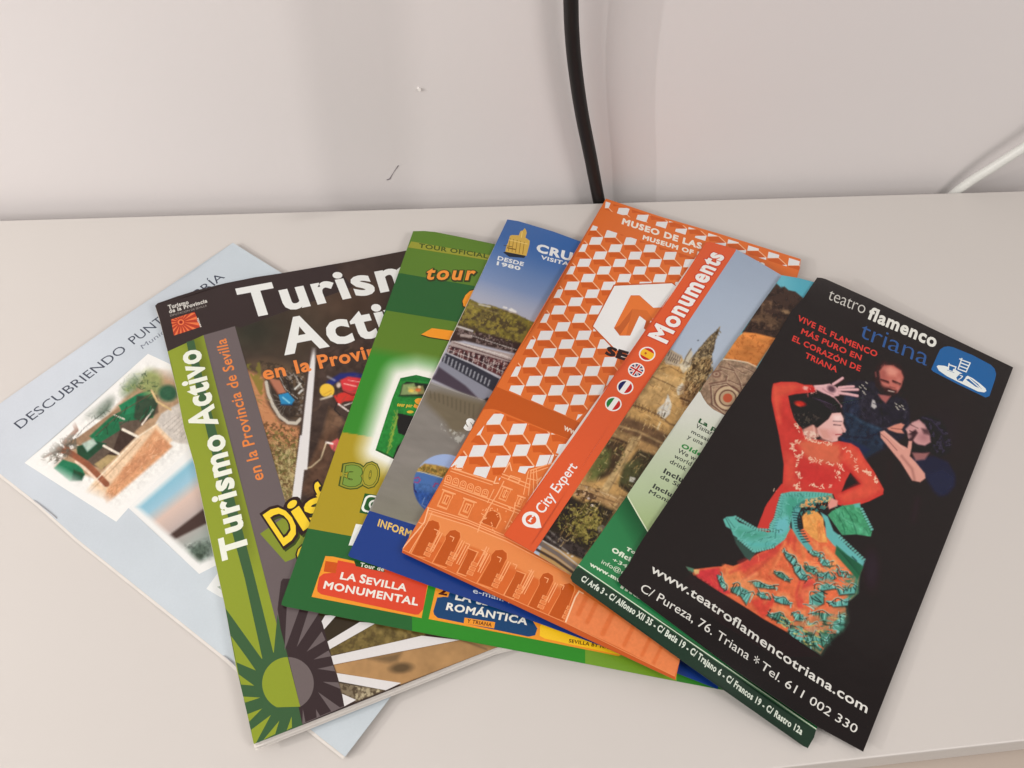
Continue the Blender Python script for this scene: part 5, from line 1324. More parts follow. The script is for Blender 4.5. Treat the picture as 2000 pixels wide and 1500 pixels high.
# ================================================================== 8 flamenco flyer
out = z('X', (1596, 542), (1604, 542.5), (1613, 545), (1640, 557), (1700, 584), (1979, 717.5), (1908, 902), (1800, 1178), (1686, 1468), (1598, 1420), (1430, 1305), (1312, 1217), (1214, 1143), (1209, 1138), (1207, 1131),
        (1228, 1102), (1246, 1068), (1266, 1037), (1310, 972), (1366, 888), (1412, 815), (1476, 723), (1513, 662.5), (1546, 607), (1569, 582))
Hf = rest_height(.0007, [(.118, .252, .018, .0016)])
fy = obj_at('flyer', out, 'black flamenco theatre flyer with dancer in red dress, topmost and rightmost', 'flyer', Hf)
BKC = (40, 32, 33)
def stage(P):
    s = Pic(P, (40, 31, 33))
    s.use('Q')
    s.blob((48, 44, 54), (1350, 1250), 200, 260, .3, 60, .3)
    # standing man behind
    NV, NB = (34, 42, 64), (48, 60, 92)
    s.poly((40, 38, 48), [(620, 870), (700, 850), (840, 860), (880, 960), (990, 950), (1080, 1010), (1110, 1080), (1105, 1200), (1060, 1300), (900, 1400), (760, 1300), (640, 1250), (580, 1100), (600, 960)], 5)
    s.poly((40, 46, 64), [(600, 950), (690, 960), (720, 1080), (700, 1160), (640, 1180), (580, 1080)], 8, .9); s.poly((38, 50, 68), [(600, 1100), (700, 1150), (880, 1230), (940, 1290), (880, 1400), (740, 1480), (700, 1440), (560, 1320), (600, 1200)], 8, .9)
    s.line((54, 76, 98), [(640, 1120), (760, 1190), (870, 1230)], 16, 6, .7); s.poly((36, 44, 74), [(560, 1290), (700, 1340), (800, 1390), (720, 1450), (600, 1390)], 6, .8); s.line((24, 26, 40), [(600, 1290), (760, 1300), (880, 1260)], 10, 5, .7)
    s.line((60, 58, 72), [(740, 980), (730, 1080), (760, 1160)], 8, 4, .5); s.line((58, 56, 70), [(1090, 1040), (1070, 1140)], 8, 4, .5); s.line((20, 20, 26), [(880, 990), (900, 1200)], 6, 3, .7)
    s.grain(.35, 8, 3, [(620, 870), (1080, 900), (1110, 1200), (900, 1400), (560, 1300)])
    # his head
    s.poly((50, 34, 36), [(850, 740), (900, 710), (980, 710), (1040, 740), (1070, 790), (1060, 870), (1030, 930), (980, 980), (900, 960), (840, 900), (830, 800)], 3)
    s.poly((186, 104, 94), [(870, 780), (905, 735), (980, 735), (1040, 775), (1060, 830), (1040, 900), (1000, 950), (950, 965), (905, 930), (880, 860)], 4)
    s.poly((222, 146, 130), [(900, 760), (960, 745), (1010, 780), (1000, 820), (920, 810)], 8, .8); s.line((70, 36, 36), [(885, 850), (940, 870)], 14, 3, .9); s.line((70, 36, 36), [(975, 860), (1030, 885)], 12, 3, .9)
    s.line((188, 110, 100), [(955, 850), (970, 900), (985, 905)], 14, 3, .9); s.poly((44, 26, 28), [(860, 870), (930, 900), (980, 925), (1010, 930), (985, 970), (930, 975), (880, 940)], 5, .9); s.line((222, 200, 190), [(940, 932), (985, 942)], 7, 2, .9)
    s.blob((150, 78, 74), (905, 800), 26, 60, .1, 10, .6); s.blob((216, 144, 130), (965, 775), 40, 16, .3, 8, .7); s.blob((206, 128, 116), (1020, 855), 16, 26, 0, 6, .7); s.blob((196, 116, 106), (915, 890), 26, 16, .3, 6, .6)
    s.line((40, 24, 26), [(880, 842), (940, 860)], 7, 2, .9); s.line((40, 24, 26), [(975, 852), (1035, 878)], 7, 2, .9); s.line((110, 56, 54), [(950, 900), (992, 912)], 6, 2, .8); s.line((36, 22, 24), [(930, 945), (985, 950)], 5, 2, .8)
    s.line((146, 82, 80), [(840, 790), (845, 820)], 12, 3, .7); s.poly((176, 100, 96), [(860, 960), (960, 975), (920, 1030), (885, 1000)], 4, .9); s.poly((196, 120, 112), [(1005, 900), (1035, 910), (1010, 950)], 3, .7)
    for x, y in ((740, 890), (760, 915), (745, 940), (720, 905), (770, 870), (755, 955), (1000, 1035), (1030, 1055), (1060, 1075), (1015, 1075), (1050, 1050), (1005, 1060)): s.line((196, 188, 176), [(x - 7, y - 5), (x + 7, y + 6)], 7, 1.4, .85)
    s.poly((206, 200, 200), [(815, 1000), (835, 1010), (850, 1060), (830, 1075), (805, 1055)], 3, .85); s.line((50, 48, 60), [(820, 1030), (845, 1040)], 5, 1.5)
    # seated clapping man
    s.use('R')
    s.poly((36, 38, 58), [(1300, 950), (1520, 930), (1640, 980), (1700, 1080), (1700, 1180), (1640, 1260), (1560, 1280), (1450, 1130), (1330, 980)], 6); s.poly((38, 42, 66), [(1450, 1090), (1600, 1040), (1700, 1110), (1690, 1190), (1600, 1270), (1520, 1240)], 10, .8)
    s.poly((30, 26, 34), [(1330, 640), (1400, 590), (1480, 580), (1570, 610), (1620, 680), (1640, 760), (1670, 820), (1650, 900), (1560, 940), (1500, 900), (1320, 900), (1290, 780), (1360, 700)], 4)
    s.line((66, 62, 84), [(1420, 600), (1500, 620), (1560, 690), (1600, 740)], 14, 6, .7); s.line((60, 56, 76), [(1580, 760), (1610, 820)], 10, 5, .6)
    s.grain(.7, 6, 8, [(1420, 590), (1600, 640), (1680, 820), (1560, 940), (1480, 780)], tint=(62, 58, 76), thr=.6)
    s.poly((196, 144, 146), [(1280, 690), (1330, 640), (1390, 615), (1440, 660), (1480, 740), (1490, 810), (1440, 840), (1380, 830), (1300, 780)], 4)
    s.poly((206, 160, 160), [(1350, 650), (1400, 640), (1420, 680), (1360, 700)], 5, .8); s.poly((50, 30, 36), [(1300, 740), (1360, 700), (1380, 730), (1340, 790), (1360, 850), (1310, 800)], 4, .9); s.line((60, 36, 42), [(1320, 660), (1380, 690)], 8, 2.5, .9)
    s.poly((60, 38, 44), [(1410, 690), (1470, 700), (1480, 750), (1430, 740)], 5, .8); s.line((214, 160, 156), [(1280, 700), (1300, 720)], 12, 3, .8); s.poly((160, 104, 104), [(1330, 900), (1480, 900), (1440, 960), (1360, 970)], 5, .9); s.blob((36, 26, 32), (1400, 870), 60, 28, .2, 5, .9)
    s.poly((208, 136, 120), [(1115, 690), (1180, 660), (1235, 645), (1265, 660), (1240, 700), (1260, 735), (1200, 730), (1130, 705)], 3); s.line((90, 46, 42), [(1150, 690), (1240, 700)], 6, 2, .7)
    s.poly((214, 152, 140), [(1055, 720), (1090, 710), (1150, 760), (1230, 830), (1290, 860), (1300, 800), (1330, 800), (1325, 860), (1310, 930), (1360, 980), (1440, 1080), (1445, 1120), (1400, 1155), (1330, 1140), (1230, 980), (1140, 870), (1060, 770)], 3)
    s.line((120, 72, 72), [(1062, 740), (1120, 790), (1200, 880)], 6, 2, .8); s.line((226, 178, 166), [(1090, 722), (1180, 800), (1260, 870)], 8, 3, .7); s.line((130, 80, 76), [(1240, 930), (1330, 1040), (1350, 1130)], 14, 6, .6); s.line((220, 160, 144), [(1320, 980), (1400, 1070)], 16, 6, .6)
    # dark stage folds, faint
    s.line((56, 46, 50), [(1140, 980), (1130, 1140)], 26, 8, .35); s.line((60, 52, 60), [(1380, 1300), (1340, 1480)], 40, 12, .35)
    s.blob((206, 156, 156), (1370, 670), 34, 24, .4, 8, .6); s.blob((150, 98, 104), (1430, 770), 40, 30, .3, 12, .6); s.line((44, 26, 32), [(1310, 712), (1350, 730)], 7, 2, .9); s.blob((196, 146, 146), (1310, 760), 16, 14, 0, 4, .6)
    # dancer: body and raised arm
    RD, RL, RB = (204, 62, 56), (220, 88, 68), (168, 40, 40)
    body = [(135, 305), (200, 290), (330, 292), (400, 315), (470, 318), (500, 350), (440, 385), (330, 395), (262, 410), (280, 500), (310, 600), (340, 650), (380, 690), (420, 770), (520, 790), (640, 810), (700, 800), (800, 820), (870, 860), (920, 950), (1000, 1060),
            (1085, 1215), (1080, 1260), (960, 1320), (830, 1365), (740, 1360), (690, 1350), (650, 1260), (560, 1260), (380, 1250), (240, 1250), (190, 1340), (150, 1420), (120, 1500), (60, 1640), (-60, 1700), (20, 1480), (80, 1340), (215, 1165), (225, 1000), (185, 760), (150, 600), (118, 450), (122, 360)]
    s.poly(RD, body, 2.2)
    s.poly((40, 31, 33), [(798, 1070), (885, 1170), (722, 1238), (760, 1140)], 2.5)
    s.poly(RL, [(140, 320), (300, 305), (380, 330), (260, 395), (200, 420), (200, 600), (160, 520), (130, 420)], 10, .8); s.line(RB, [(180, 500), (230, 620), (330, 700)], 40, 14, .35); s.line((232, 96, 74), [(150, 340), (160, 500), (190, 640)], 20, 8, .7)
    s.poly((214, 110, 80), [(340, 810), (420, 790), (560, 810), (700, 830), (740, 960), (700, 1010), (500, 980), (400, 920)], 12, .85); s.poly((222, 90, 70), [(240, 900), (320, 950), (340, 1200), (240, 1180)], 14, .6)
    s.poly((220, 92, 70), [(720, 850), (800, 830), (880, 900), (980, 1060), (1070, 1220), (940, 1300), (740, 1330), (700, 1270), (900, 1180), (830, 1060), (740, 960)], 12, .7); s.line(RB, [(800, 1060), (880, 1165), (730, 1240)], 18, 8, .6); s.line((184, 44, 44), [(760, 860), (700, 940), (770, 1050)], 12, 8, .5)
    s.poly((196, 50, 50), [(380, 980), (660, 1080), (700, 1180), (480, 1200), (330, 1100)], 20, .6); s.grain(.07, 12, 9, body)
    # embroidery
    rg = random.Random(7); EM = (240, 206, 180)
    def sprigs(path, n, sp=16, L_=15):
        q = np.array(path, float)
        for k in range(n):
            t = rg.random() * (len(q) - 1); i = int(t); c = q[i] + (q[min(i + 1, len(q) - 1)] - q[i]) * (t - i) + np.array([rg.uniform(-sp, sp), rg.uniform(-sp, sp)])
            a = rg.uniform(0, 3.14); d = np.array([math.cos(a), math.sin(a)]) * rg.uniform(.5, 1) * L_
            s.line(EM, [c - d, c + d], 7, 1.3, .85)
    sprigs([(330, 650), (370, 710)], 9, 14); sprigs([(420, 780), (520, 800), (640, 830)], 30, 18, 13); sprigs([(370, 790), (300, 830), (290, 870)], 14, 14); sprigs([(300, 860), (340, 930), (400, 910), (470, 960), (560, 990), (700, 1010), (720, 1060)], 52, 20, 13)
    sprigs([(350, 960), (350, 1000)], 8, 22, 10); sprigs([(340, 1070), (380, 1110)], 12, 18, 12); sprigs([(330, 1160), (350, 1230)], 16, 26, 12); sprigs([(440, 1160), (490, 1190)], 8, 12); sprigs([(520, 1200), (640, 1190)], 8, 14); sprigs([(680, 1060), (690, 1120)], 12, 20, 10)
    sprigs([(740, 860), (800, 900), (840, 980), (860, 1050)], 16, 18, 11); sprigs([(910, 1050), (980, 1090), (1040, 1150)], 22, 14, 15); sprigs([(150, 1230), (200, 1290)], 7, 12)
    # hand
    SK, SH = (222, 172, 178), (150, 96, 104)
    s.poly(SK, [(480, 320), (560, 315), (620, 305), (670, 330), (720, 370), (700, 410), (640, 420), (560, 385), (490, 350)], 2.5)
    for q, w_ in (([(650, 310), (690, 285), (730, 258)], 22), ([(700, 340), (770, 332), (825, 330)], 21), ([(700, 358), (790, 356), (862, 356)], 21), ([(700, 385), (780, 395), (858, 410)], 21), ([(640, 415), (680, 460), (712, 500)], 23)):
        s.line(SH, [(x + 3, y + 5) for x, y in q], w_ + 3, 2, .5); s.line(SK, q, w_, 2)
    s.blob((70, 44, 56), (635, 352), 36, 26, .5, 5, .85); s.line(SH, [(560, 350), (600, 380), (650, 400)], 8, 3, .6); s.line((236, 196, 198), [(500, 330), (590, 322)], 8, 3, .7)
    s.blob((232, 160, 150), (415, 345), 26, 16, .2, 3); s.blob((196, 44, 44), (465, 360), 34, 24, .2, 3); s.grain(.8, 4, 10, [(390, 320), (520, 325), (510, 390), (420, 400)], tint=(236, 170, 160), thr=.58); s.line((206, 90, 90), [(430, 390), (435, 430)], 8, 2, .7)
    # head
    s.poly((34, 26, 30), [(400, 440), (480, 400), (580, 395), (660, 430), (715, 490), (720, 550), (640, 570), (560, 620), (480, 650), (400, 695), (340, 640), (310, 580), (340, 520)], 3)
    for k in range(5): s.line((78, 66, 90), [(470 + k * 26, 425 + k * 8), (540 + k * 30, 450 + k * 12), (600 + k * 20, 510 + k * 12)], 5, 2.5, .6)
    s.blob((196, 44, 34), (365, 478), 46, 22, .2, 4); s.blob((226, 80, 56), (350, 490), 22, 9, .4, 3, .8); s.grain(.7, 5, 12, [(310, 560), (400, 530), (540, 600), (470, 650), (380, 690), (320, 640)], tint=(84, 80, 70), thr=.6)
    s.poly((226, 176, 172), [(640, 560), (715, 555), (740, 610), (735, 650), (762, 705), (755, 725), (728, 728), (725, 745), (690, 770), (690, 800), (640, 810), (560, 780), (520, 740), (510, 690), (560, 650), (610, 610)], 2.5)
    s.poly((236, 200, 200), [(650, 580), (720, 580), (730, 630), (660, 620)], 6, .7); s.poly((206, 140, 128), [(520, 690), (600, 700), (640, 780), (560, 790)], 8, .7); s.line((60, 36, 44), [(655, 660), (715, 665)], 8, 2, .95); s.line((70, 44, 50), [(650, 628), (725, 632)], 6, 2, .85)
    s.blob((236, 190, 184), (690, 700), 30, 34, 0, 10, .7); s.blob((214, 140, 136), (650, 735), 36, 28, .3, 12, .6); s.blob((244, 214, 212), (690, 600), 36, 24, 0, 8, .7); s.line((190, 120, 116), [(640, 790), (600, 800), (540, 780)], 9, 5, .6); s.line((200, 140, 138), [(735, 650), (758, 705), (730, 724)], 4, 1.6, .8)
    s.line((160, 60, 66), [(672, 745), (720, 742)], 9, 2); s.line((170, 110, 108), [(725, 690), (740, 722)], 7, 2.5, .7); s.poly((212, 150, 138), [(390, 700), (470, 660), (510, 690), (530, 760), (480, 780), (420, 770)], 4); s.line((226, 170, 160), [(480, 670), (490, 740)], 14, 3); s.grain(.8, 4, 14, [(385, 710), (520, 720), (520, 790), (400, 780)], tint=(236, 206, 190), thr=.56)
    s.line((120, 60, 56), [(500, 680), (510, 760)], 6, 2, .6)
    # skirt
    s.use('T')
    TQ, TD, OG, OR2 = (98, 178, 168), (44, 96, 88), (224, 124, 76), (206, 66, 60)
    s.poly(RD, [(740, 230), (700, 280), (620, 400), (580, 560), (700, 580), (800, 540), (760, 300)], 2.5)
    skirt = [(72, 815), (120, 830), (260, 812), (320, 808), (345, 792), (400, 805), (470, 780), (520, 750), (600, 705), (680, 680), (800, 545), (860, 560), (1000, 480), (1120, 640), (1180, 760), (1250, 800), (1300, 820), (1280, 880), (1260, 1000), (1180, 1080), (1190, 1150), (1170, 1220), (1100, 1270), (1060, 1330), (1010, 1420), (800, 1280), (620, 1180), (480, 1090), (300, 980), (150, 880)]
    s.poly((222, 108, 72), skirt, 2.5)
    s.poly((206, 60, 66), [(130, 840), (300, 815), (330, 900), (380, 1000), (330, 1000), (150, 880)], 6); s.poly((208, 66, 62), [(440, 780), (620, 700), (800, 560), (830, 620), (700, 720), (560, 800), (470, 860)], 12, .8)
    s.poly((212, 72, 62), [(520, 1050), (640, 1010), (700, 1040), (640, 1150), (600, 1170)], 8, .9); s.poly((206, 70, 70), [(930, 870), (980, 930), (900, 1010), (840, 1180), (870, 1000)], 8, .8); s.line((190, 50, 60), [(870, 900), (840, 1000), (860, 1100)], 14, 6, .6)
    s.poly((228, 136, 84), [(330, 800), (420, 830), (520, 900), (560, 1020), (420, 980), (350, 960)], 10, .8); s.poly((232, 150, 90), [(1040, 680), (1140, 760), (1200, 860), (1060, 820)], 12, .7)
    s.poly((218, 200, 130), [(120, 830), (165, 830), (160, 860), (135, 862)], 3, .8); s.poly((80, 120, 100), [(70, 808), (125, 822), (125, 850), (90, 838)], 2.5)
    s.poly((72, 120, 96), [(980, 1180), (1180, 1080), (1190, 1200), (1060, 1330), (1005, 1420), (800, 1280), (860, 1180)], 20, .85); s.poly((70, 130, 108), [(1180, 900), (1280, 860), (1270, 990), (1170, 1080), (1200, 980)], 8, .9)
    # folds of the orange cloth, then the ruffles: dark undersides, turquoise frills, lit upper folds
    for (a, b, w_, c_) in (((800, 560), (640, 900), 26, (206, 84, 60)), ((830, 600), (800, 800), 18, (196, 70, 58)), ((700, 700), (480, 900), 20, (200, 72, 62)), ((620, 740), (380, 850), 14, (206, 70, 64)), ((880, 640), (900, 900), 22, (232, 140, 88)),
                           ((760, 640), (660, 860), 22, (236, 144, 92)), ((900, 820), (870, 1100), 20, (202, 66, 64)), ((850, 1010), (880, 1150), 22, (216, 90, 72)), ((560, 860), (420, 930), 24, (238, 156, 106)), ((700, 930), (620, 1060), 22, (232, 124, 84)), ((1040, 680), (1150, 860), 24, (238, 162, 104)), ((960, 640), (1010, 760), 18, (234, 150, 92))):
        s.line(c_, [a, ((a[0] + b[0]) / 2 + 10, (a[1] + b[1]) / 2), b], w_, 7, .75)
    s.strokes([(160, 850), (520, 760), (820, 580), (1000, 640), (1180, 840), (1100, 1000), (860, 1180), (620, 1170)], 50, [(232, 140, 92), (206, 84, 62), (238, 158, 110)], 1.3, 36, 9, 5, .4, .3)
    s.use('Y')
    rr_ = random.Random(12)
    RUF = [[(725, 770), (770, 800), (820, 850), (850, 880), (800, 885), (750, 830)], [(660, 930), (700, 925), (760, 960), (780, 1000), (740, 985), (690, 960)], [(500, 1000), (560, 1000), (620, 1020), (690, 1045), (600, 1044), (530, 1034)],
           [(355, 1040), (420, 1030), (480, 1060), (500, 1090), (470, 1160), (430, 1100), (370, 1070)], [(265, 950), (300, 960), (320, 1010), (325, 1060), (290, 1030), (275, 990)], [(540, 1080), (590, 1070), (600, 1090), (640, 1120), (580, 1114)], [(665, 1100), (740, 1110), (790, 1160), (720, 1154), (670, 1134)],
           [(610, 1230), (700, 1210), (780, 1280), (770, 1310), (680, 1270)], [(790, 1215), (870, 1230), (870, 1280), (820, 1270)], [(800, 890), (850, 890), (890, 940), (900, 990), (850, 980), (810, 930)], [(870, 880), (940, 890), (980, 920), (940, 950), (890, 920)], [(960, 940), (1040, 930), (1100, 970), (1030, 1010), (970, 990)],
           [(910, 1100), (960, 1080), (1010, 1060), (1010, 1150), (940, 1190), (910, 1150)], [(1030, 1130), (1100, 1140), (1190, 1110), (1180, 1165), (1080, 1175)], [(920, 1210), (1010, 1220), (1160, 1235), (1100, 1290), (960, 1260)], [(980, 830), (1050, 850), (1060, 885), (1000, 885)], [(900, 775), (960, 780), (1010, 822), (940, 815)],
           [(1100, 905), (1160, 925), (1190, 970), (1120, 955)], [(880, 1290), (960, 1290), (1000, 1350), (900, 1360)], [(760, 1340), (860, 1330), (900, 1420), (800, 1400)], [(900, 1400), (1010, 1370), (1060, 1390), (990, 1480)], [(1080, 1280), (1160, 1240), (1150, 1330), (1070, 1370)], [(960, 1030), (1040, 1010), (1120, 1040), (1000, 1060)], [(1100, 1040), (1200, 1050), (1240, 1010), (1230, 1080), (1120, 1090)]]
    s.poly((70, 128, 104), [(770, 1320), (900, 1280), (1160, 1230), (1150, 1340), (1080, 1380), (985, 1490), (800, 1400)], 10, .85)
    s.poly((66, 122, 98), [(1180, 960), (1250, 930), (1250, 1080), (1160, 1150), (1160, 1040)], 8, .8)
    for k_, q in enumerate(RUF):
        Q = np.array(q, float); c = Q.mean(0); u = np.linalg.svd(Q - c)[2][0]; u = u * (1 if u[0] > 0 else -1); v = np.array([-u[1], u[0]])
        if v[1] < 0: v = -v
        L_ = np.abs((Q - c) @ u).max(); H_ = max(np.abs((Q - c) @ v).max(), 10)
        s.poly((236, 148, 98) if k_ < 12 else (226, 124, 84), [tuple(p_ - v * H_ * 1.25) for p_ in Q], 6, .7)
        s.poly((42, 50, 46), [tuple(p_ + v * 9) for p_ in Q], 4, .85)
        s.poly(rr_.choice([(88, 160, 150), (98, 172, 166), (80, 144, 128)]), q, 2.5, .95)
        for m in range(int(3 + L_ / 14)):
            t = -L_ + 2 * L_ * (m + .5) / int(3 + L_ / 14); a0 = c + u * t + v * H_ * rr_.uniform(-.8, -.2); a1 = c + u * (t + rr_.uniform(-8, 12)) + v * H_ * rr_.uniform(.2, .9)
            s.line(rr_.choice([(40, 66, 62), (134, 200, 196), (52, 92, 86), (156, 208, 196), (36, 46, 44)]), [a0, (a0 + a1) / 2 + u * rr_.uniform(-5, 5), a1], rr_.uniform(5, 10), 1.8, .85)
        w0 = c - u * L_ - v * H_ * .5
        s.line((34, 42, 40), [w0 + u * (2 * L_ * f) + v * (H_ * (.55 * math.sin(f * 9 + k_))) for f in np.linspace(0, 1, 9)], 6, 1.8, .8)
        s.line((150, 206, 200), [w0 + u * (2 * L_ * f) + v * (H_ * (.55 * math.sin(f * 9 + k_)) - 6) for f in np.linspace(0, 1, 9)], 5, 1.6, .7)
    s.strokes([(780, 1330), (900, 1290), (1150, 1240), (1140, 1340), (985, 1480), (810, 1400)], 46, [(44, 66, 56), (96, 164, 146), (60, 108, 88), (214, 110, 76), (200, 180, 104)], .35, 30, 10, 71, .75, .4)
    s.strokes([(620, 1240), (760, 1250), (860, 1300), (860, 1400), (760, 1330)], 24, [(96, 164, 150), (226, 130, 84), (206, 190, 110), (48, 60, 54)], .5, 26, 9, 72, .75, .3)
    s.strokes([(900, 860), (1180, 900), (1220, 1080), (1000, 1060), (900, 1000)], 46, [(232, 130, 88), (208, 84, 62), (60, 96, 84), (96, 160, 148)], .5, 24, 9, 73, .7, .5)
    s.use('T')
    s.grain(.10, 7, 38, skirt)
    # turquoise shawls
    s.poly(TQ, [(330, 480), (355, 462), (405, 458), (440, 500), (500, 520), (560, 548), (640, 570), (720, 560), (800, 540), (760, 620), (680, 680), (600, 700), (540, 710), (490, 660), (430, 610), (400, 590), (385, 550), (350, 530)], 2.5)
    s.poly((70, 150, 128), [(400, 540), (520, 560), (640, 590), (540, 620), (440, 600)], 10, .7); s.poly((58, 88, 80), [(400, 590), (470, 650), (560, 710), (515, 770), (480, 740), (420, 650)], 3, .9); s.line((90, 180, 182), [(490, 650), (620, 660), (700, 640)], 20, 8, .7); s.line((40, 80, 80), [(350, 475), (385, 545)], 6, 2, .7); s.line((36, 74, 72), [(360, 470), (410, 540)], 4, 2, .6)
    s.poly(TQ, [(740, 300), (800, 286), (900, 285), (1000, 290), (1090, 300), (1095, 340), (1050, 360), (930, 350), (880, 370), (860, 430), (810, 460), (790, 540), (740, 600), (690, 600), (650, 550), (655, 510), (690, 470), (700, 400), (715, 350)], 2.5)
    s.poly((64, 152, 128), [(790, 320), (880, 330), (860, 400), (800, 470), (770, 440), (760, 370)], 12, .8); s.poly((110, 188, 200), [(700, 480), (780, 460), (790, 540), (740, 590), (680, 560)], 8, .8)
    for k in range(16): s.line((50, 110, 104), [(745 + k * 21, 296 + (k % 2) * 3), (752 + k * 20, 318)], 5, 1.6, .6)
    for k in range(12): s.line((52, 112, 108), [(722 - k * 6, 345 + k * 20), (750 - k * 5, 352 + k * 19)], 5, 1.6, .6)
    s.poly((70, 150, 110), [(1090, 420), (1160, 385), (1270, 370), (1290, 400), (1340, 480), (1370, 560), (1360, 600), (1260, 585), (1160, 590), (1110, 520), (1060, 450)], 2.5)
    s.line((100, 186, 150), [(1130, 420), (1200, 500), (1340, 580)], 20, 8, .6); s.line((40, 104, 76), [(1180, 400), (1230, 480), (1260, 580)], 6, 2.5, .7); s.line((40, 104, 76), [(1120, 440), (1170, 520), (1180, 590)], 6, 2.5, .6); s.grain(.2, 8, 41, [(1090, 420), (1270, 370), (1370, 600), (1160, 590)])
    s.poly((232, 160, 88), [(880, 460), (920, 420), (980, 420), (1030, 470), (1035, 560), (1060, 640), (1000, 640), (940, 600), (890, 540)], 3); s.line((214, 110, 66), [(1000, 500), (1010, 620)], 18, 8, .7); s.grain(.15, 8, 42, [(880, 460), (1030, 460), (1060, 640), (900, 600)])
    s.line((92, 168, 168), [(850, 400), (825, 470), (830, 540), (870, 610), (930, 680)], 40, 3)
    for k in range(12): s.line((36, 60, 66), [(812 + k * 4 + (k > 6) * (k - 6) * 6, 430 + k * 19), (858 + k * 4 + (k > 6) * (k - 6) * 6, 436 + k * 18)], 8, 1.6, .85)
    s.line((206, 180, 130), [(880, 380), (960, 350), (1030, 340), (1080, 330)], 36, 3); s.grain(.9, 5, 43, [(810, 400), (900, 340), (1090, 310), (1130, 390), (1000, 420), (860, 470)], tint=(58, 120, 116), thr=.52); s.grain(.9, 5, 44, [(860, 390), (900, 340), (1090, 310), (1130, 390), (1000, 400)], tint=(232, 150, 90), thr=.6)
    s.poly((100, 176, 176), [(1010, 430), (1060, 460), (1100, 560), (1150, 600), (1200, 670), (1320, 770), (1300, 820), (1200, 740), (1100, 660), (1050, 600), (1040, 500)], 3); s.poly((44, 104, 74), [(1120, 660), (1200, 730), (1310, 810), (1270, 900), (1180, 800), (1110, 720)], 3)
    for k in range(6): s.line((30, 66, 52), [(1130 + k * 14, 690 + k * 16), (1290, 800 + k * 16)], 5, 2, .6)
    s.line((36, 70, 66), [(1230, 740), (1260, 770)], 10, 2, .8); s.poly((226, 150, 140), [(1085, 330), (1130, 350), (1125, 385), (1070, 410), (1060, 380)], 3); s.line((70, 50, 44), [(1060, 425), (1120, 400)], 10, 3, .6)
    for a_, b_, n_ in (((405, 460), (560, 548), 9), ((560, 550), (720, 562), 8), ((740, 300), (690, 470), 10), ((690, 470), (652, 552), 6), ((430, 612), (545, 708), 8), ((545, 708), (690, 672), 8), ((1290, 400), (1370, 560), 9), ((1130, 590), (1320, 770), 12)):
        for k in range(n_):
            t = (k + .5) / n_; c = np.array(a_, float) * (1 - t) + np.array(b_, float) * t; d = np.array(b_, float) - a_; d /= np.linalg.norm(d); nn = np.array([d[1], -d[0]])
            s.blob((110, 186, 178), c + nn * 3, 11, 9, 0, 2, .9); s.line((34, 40, 40), [c + d * 9 + nn * 9, c + d * 9 - nn * 10], 4, 1.5, .75)
    s.strokes([(400, 520), (560, 560), (720, 570), (780, 600), (680, 670), (540, 700), (440, 610)], 40, [(76, 152, 140), (118, 194, 190), (58, 120, 112)], -.3, 26, 7, 21, .6, .5)
    s.strokes([(720, 330), (860, 300), (1000, 300), (860, 380), (790, 540), (700, 580), (680, 500)], 46, [(72, 150, 138), (116, 192, 184), (52, 116, 108)], .9, 20, 6, 22, .6, .5)
    s.strokes([(1060, 450), (1160, 390), (1280, 390), (1360, 580), (1170, 580)], 26, [(56, 132, 92), (96, 176, 136), (44, 110, 78)], 1.0, 30, 8, 23, .6, .25)
    s.strokes([(880, 460), (980, 420), (1030, 500), (1050, 630), (930, 590)], 24, [(238, 176, 108), (218, 134, 72), (206, 116, 66)], 1.3, 22, 8, 24, .5, .3)
    s.poly(TQ, [(1240, 375), (1285, 365), (1290, 400), (1250, 395)], 3)
    s.blob((62, 54, 70), (1365, 830), 50, 130, 0, 16, .35)
    return s.c
p = Print(out, Hf, stage)
p.dense.append((z('X', (1596, 542), (1700, 584), (1979, 718), (1800, 1178), (1700, 1430), (1312, 1217), (1209, 1138), (1400, 830)), 5.0))
p.dense.append((np.concatenate([z('R', (60, 240), (1800, 100), (1760, 1300), (1000, 1500), (-150, 1700))]), 1.7))
p.dense.append((z('T', (50, 800), (300, 400), (700, 200), (1400, 300), (1400, 800), (1010, 1440)), 1.6))
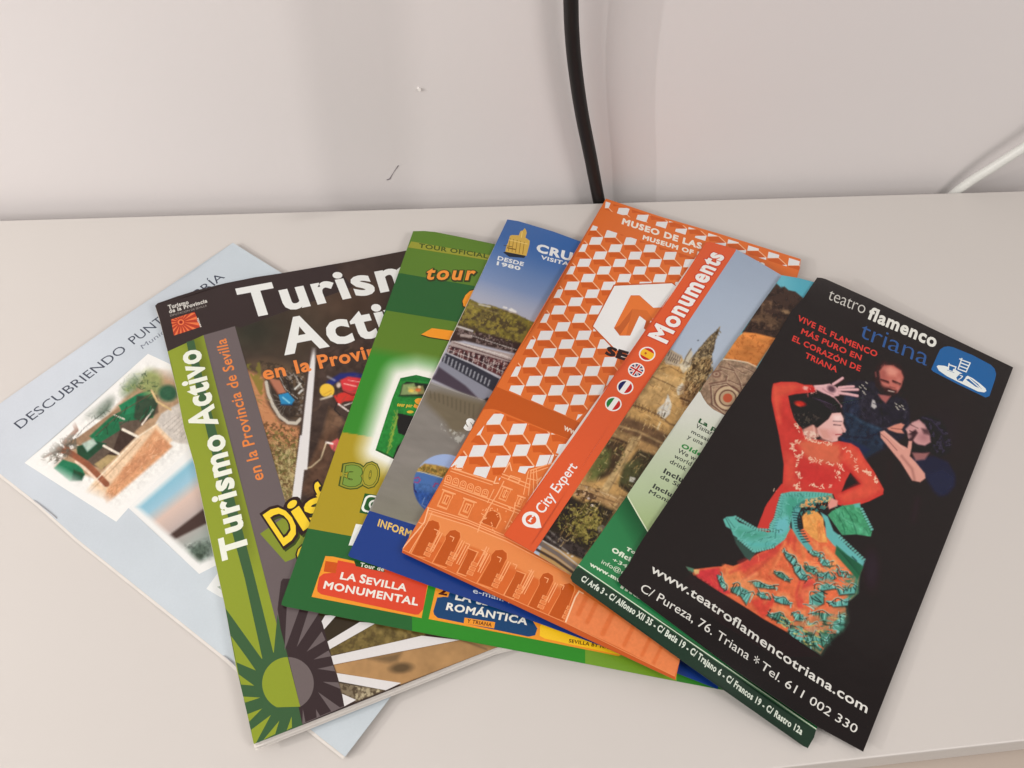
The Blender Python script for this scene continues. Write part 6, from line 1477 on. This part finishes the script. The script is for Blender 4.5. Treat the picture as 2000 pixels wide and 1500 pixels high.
# photograph ends on a straight line above the address
p.poly((44, 35, 37), z('T', (100, 862), (300, 985), (480, 1095), (620, 1185), (800, 1290), (1000, 1425), (1020, 1440), (700, 1440), (300, 1200), (60, 900)))
WF = (222, 219, 216)
p.text('teatro', (462, 215), (750, 335), (494, 128), (206, 202, 198), 'Q', -.01)
p.text('flamenco', (778, 365), (1300, 594), (812, 280), (228, 226, 222), 'Q', .038)
p.text('triana', (708, 508), (1240, 742), (748, 385), (52, 88, 146), 'Q', -.008)
RT_ = (214, 62, 56)
p.text('VIVE EL FLAMENCO', (230, 382), (846, 668), (243, 343), RT_, 'Q', .03)
p.text('MÁS PURO EN', (258, 484), (722, 694), (272, 447), RT_, 'Q', .03)
p.text('EL CORAZÓN DE', (188, 540), (716, 780), (202, 502), RT_, 'Q', .03)
p.text('TRIANA', (288, 672), (533, 788), (302, 634), RT_, 'Q', .03)
BL_ = (24, 96, 158)
p.poly(BL_, [(1275, 765), (1325, 650), (1345, 610), (1375, 590), (1410, 585), (1445, 592), (1600, 655), (1740, 730), (1770, 760), (1782, 800), (1775, 840), (1730, 975), (1700, 985), (1480, 880), (1290, 782)], 'Q')
EW = (226, 230, 232)
p.poly(EW, [(1318, 742), (1330, 733), (1380, 738), (1460, 765), (1520, 800), (1530, 835), (1560, 815), (1600, 835), (1660, 880), (1700, 915), (1706, 935), (1690, 946), (1640, 938), (1520, 880), (1400, 820), (1335, 775)], 'Q')
p.poly(BL_, [(1545, 845), (1580, 835), (1640, 880), (1670, 920), (1620, 900)], 'Q'); p.line(EW, [(1560, 826), (1620, 880), (1660, 915)], 9, 'Q'); p.poly(BL_, [(1470, 830), (1500, 800), (1535, 800), (1545, 830), (1520, 862), (1480, 850)], 'Q')
p.line(EW, [(1500, 812), (1520, 820), (1510, 832), (1490, 845)], 7, 'Q')
for q in ([(1405, 780), (1415, 720)], [(1405, 780), (1452, 800)], [(1412, 728), (1470, 748)], [(1452, 800), (1468, 745)], [(1485, 762), (1515, 680)], [(1485, 762), (1548, 785)], [(1500, 740), (1560, 762)], [(1508, 715), (1568, 738)], [(1514, 692), (1574, 714)], [(1548, 785), (1580, 714)], [(1497, 684), (1512, 688)]):
    p.line(EW, q, 9, 'Q')
p.line(BL_, [(1398, 770), (1455, 792)], 3, 'Q'); p.poly(BL_, [(1418, 742), (1450, 754), (1442, 780), (1412, 768)], 'Q')
p.text('www.teatroflamencotriana.com', (245, 232), (1716, 1196), (270, 182), WF, 'U', .016)
p.text('C/ Pureza, 76. Triana', (172, 362), (908, 836), (198, 312), WF, 'U', .0)
p.text('*', (938, 880), (972, 902), (958, 800), WF, 'U', .0)
p.text('Tel. 611 002 330', (990, 888), (1642, 1336), (1016, 840), WF, 'U', .0)
p.build('sheet', M_GLOSS, fy)
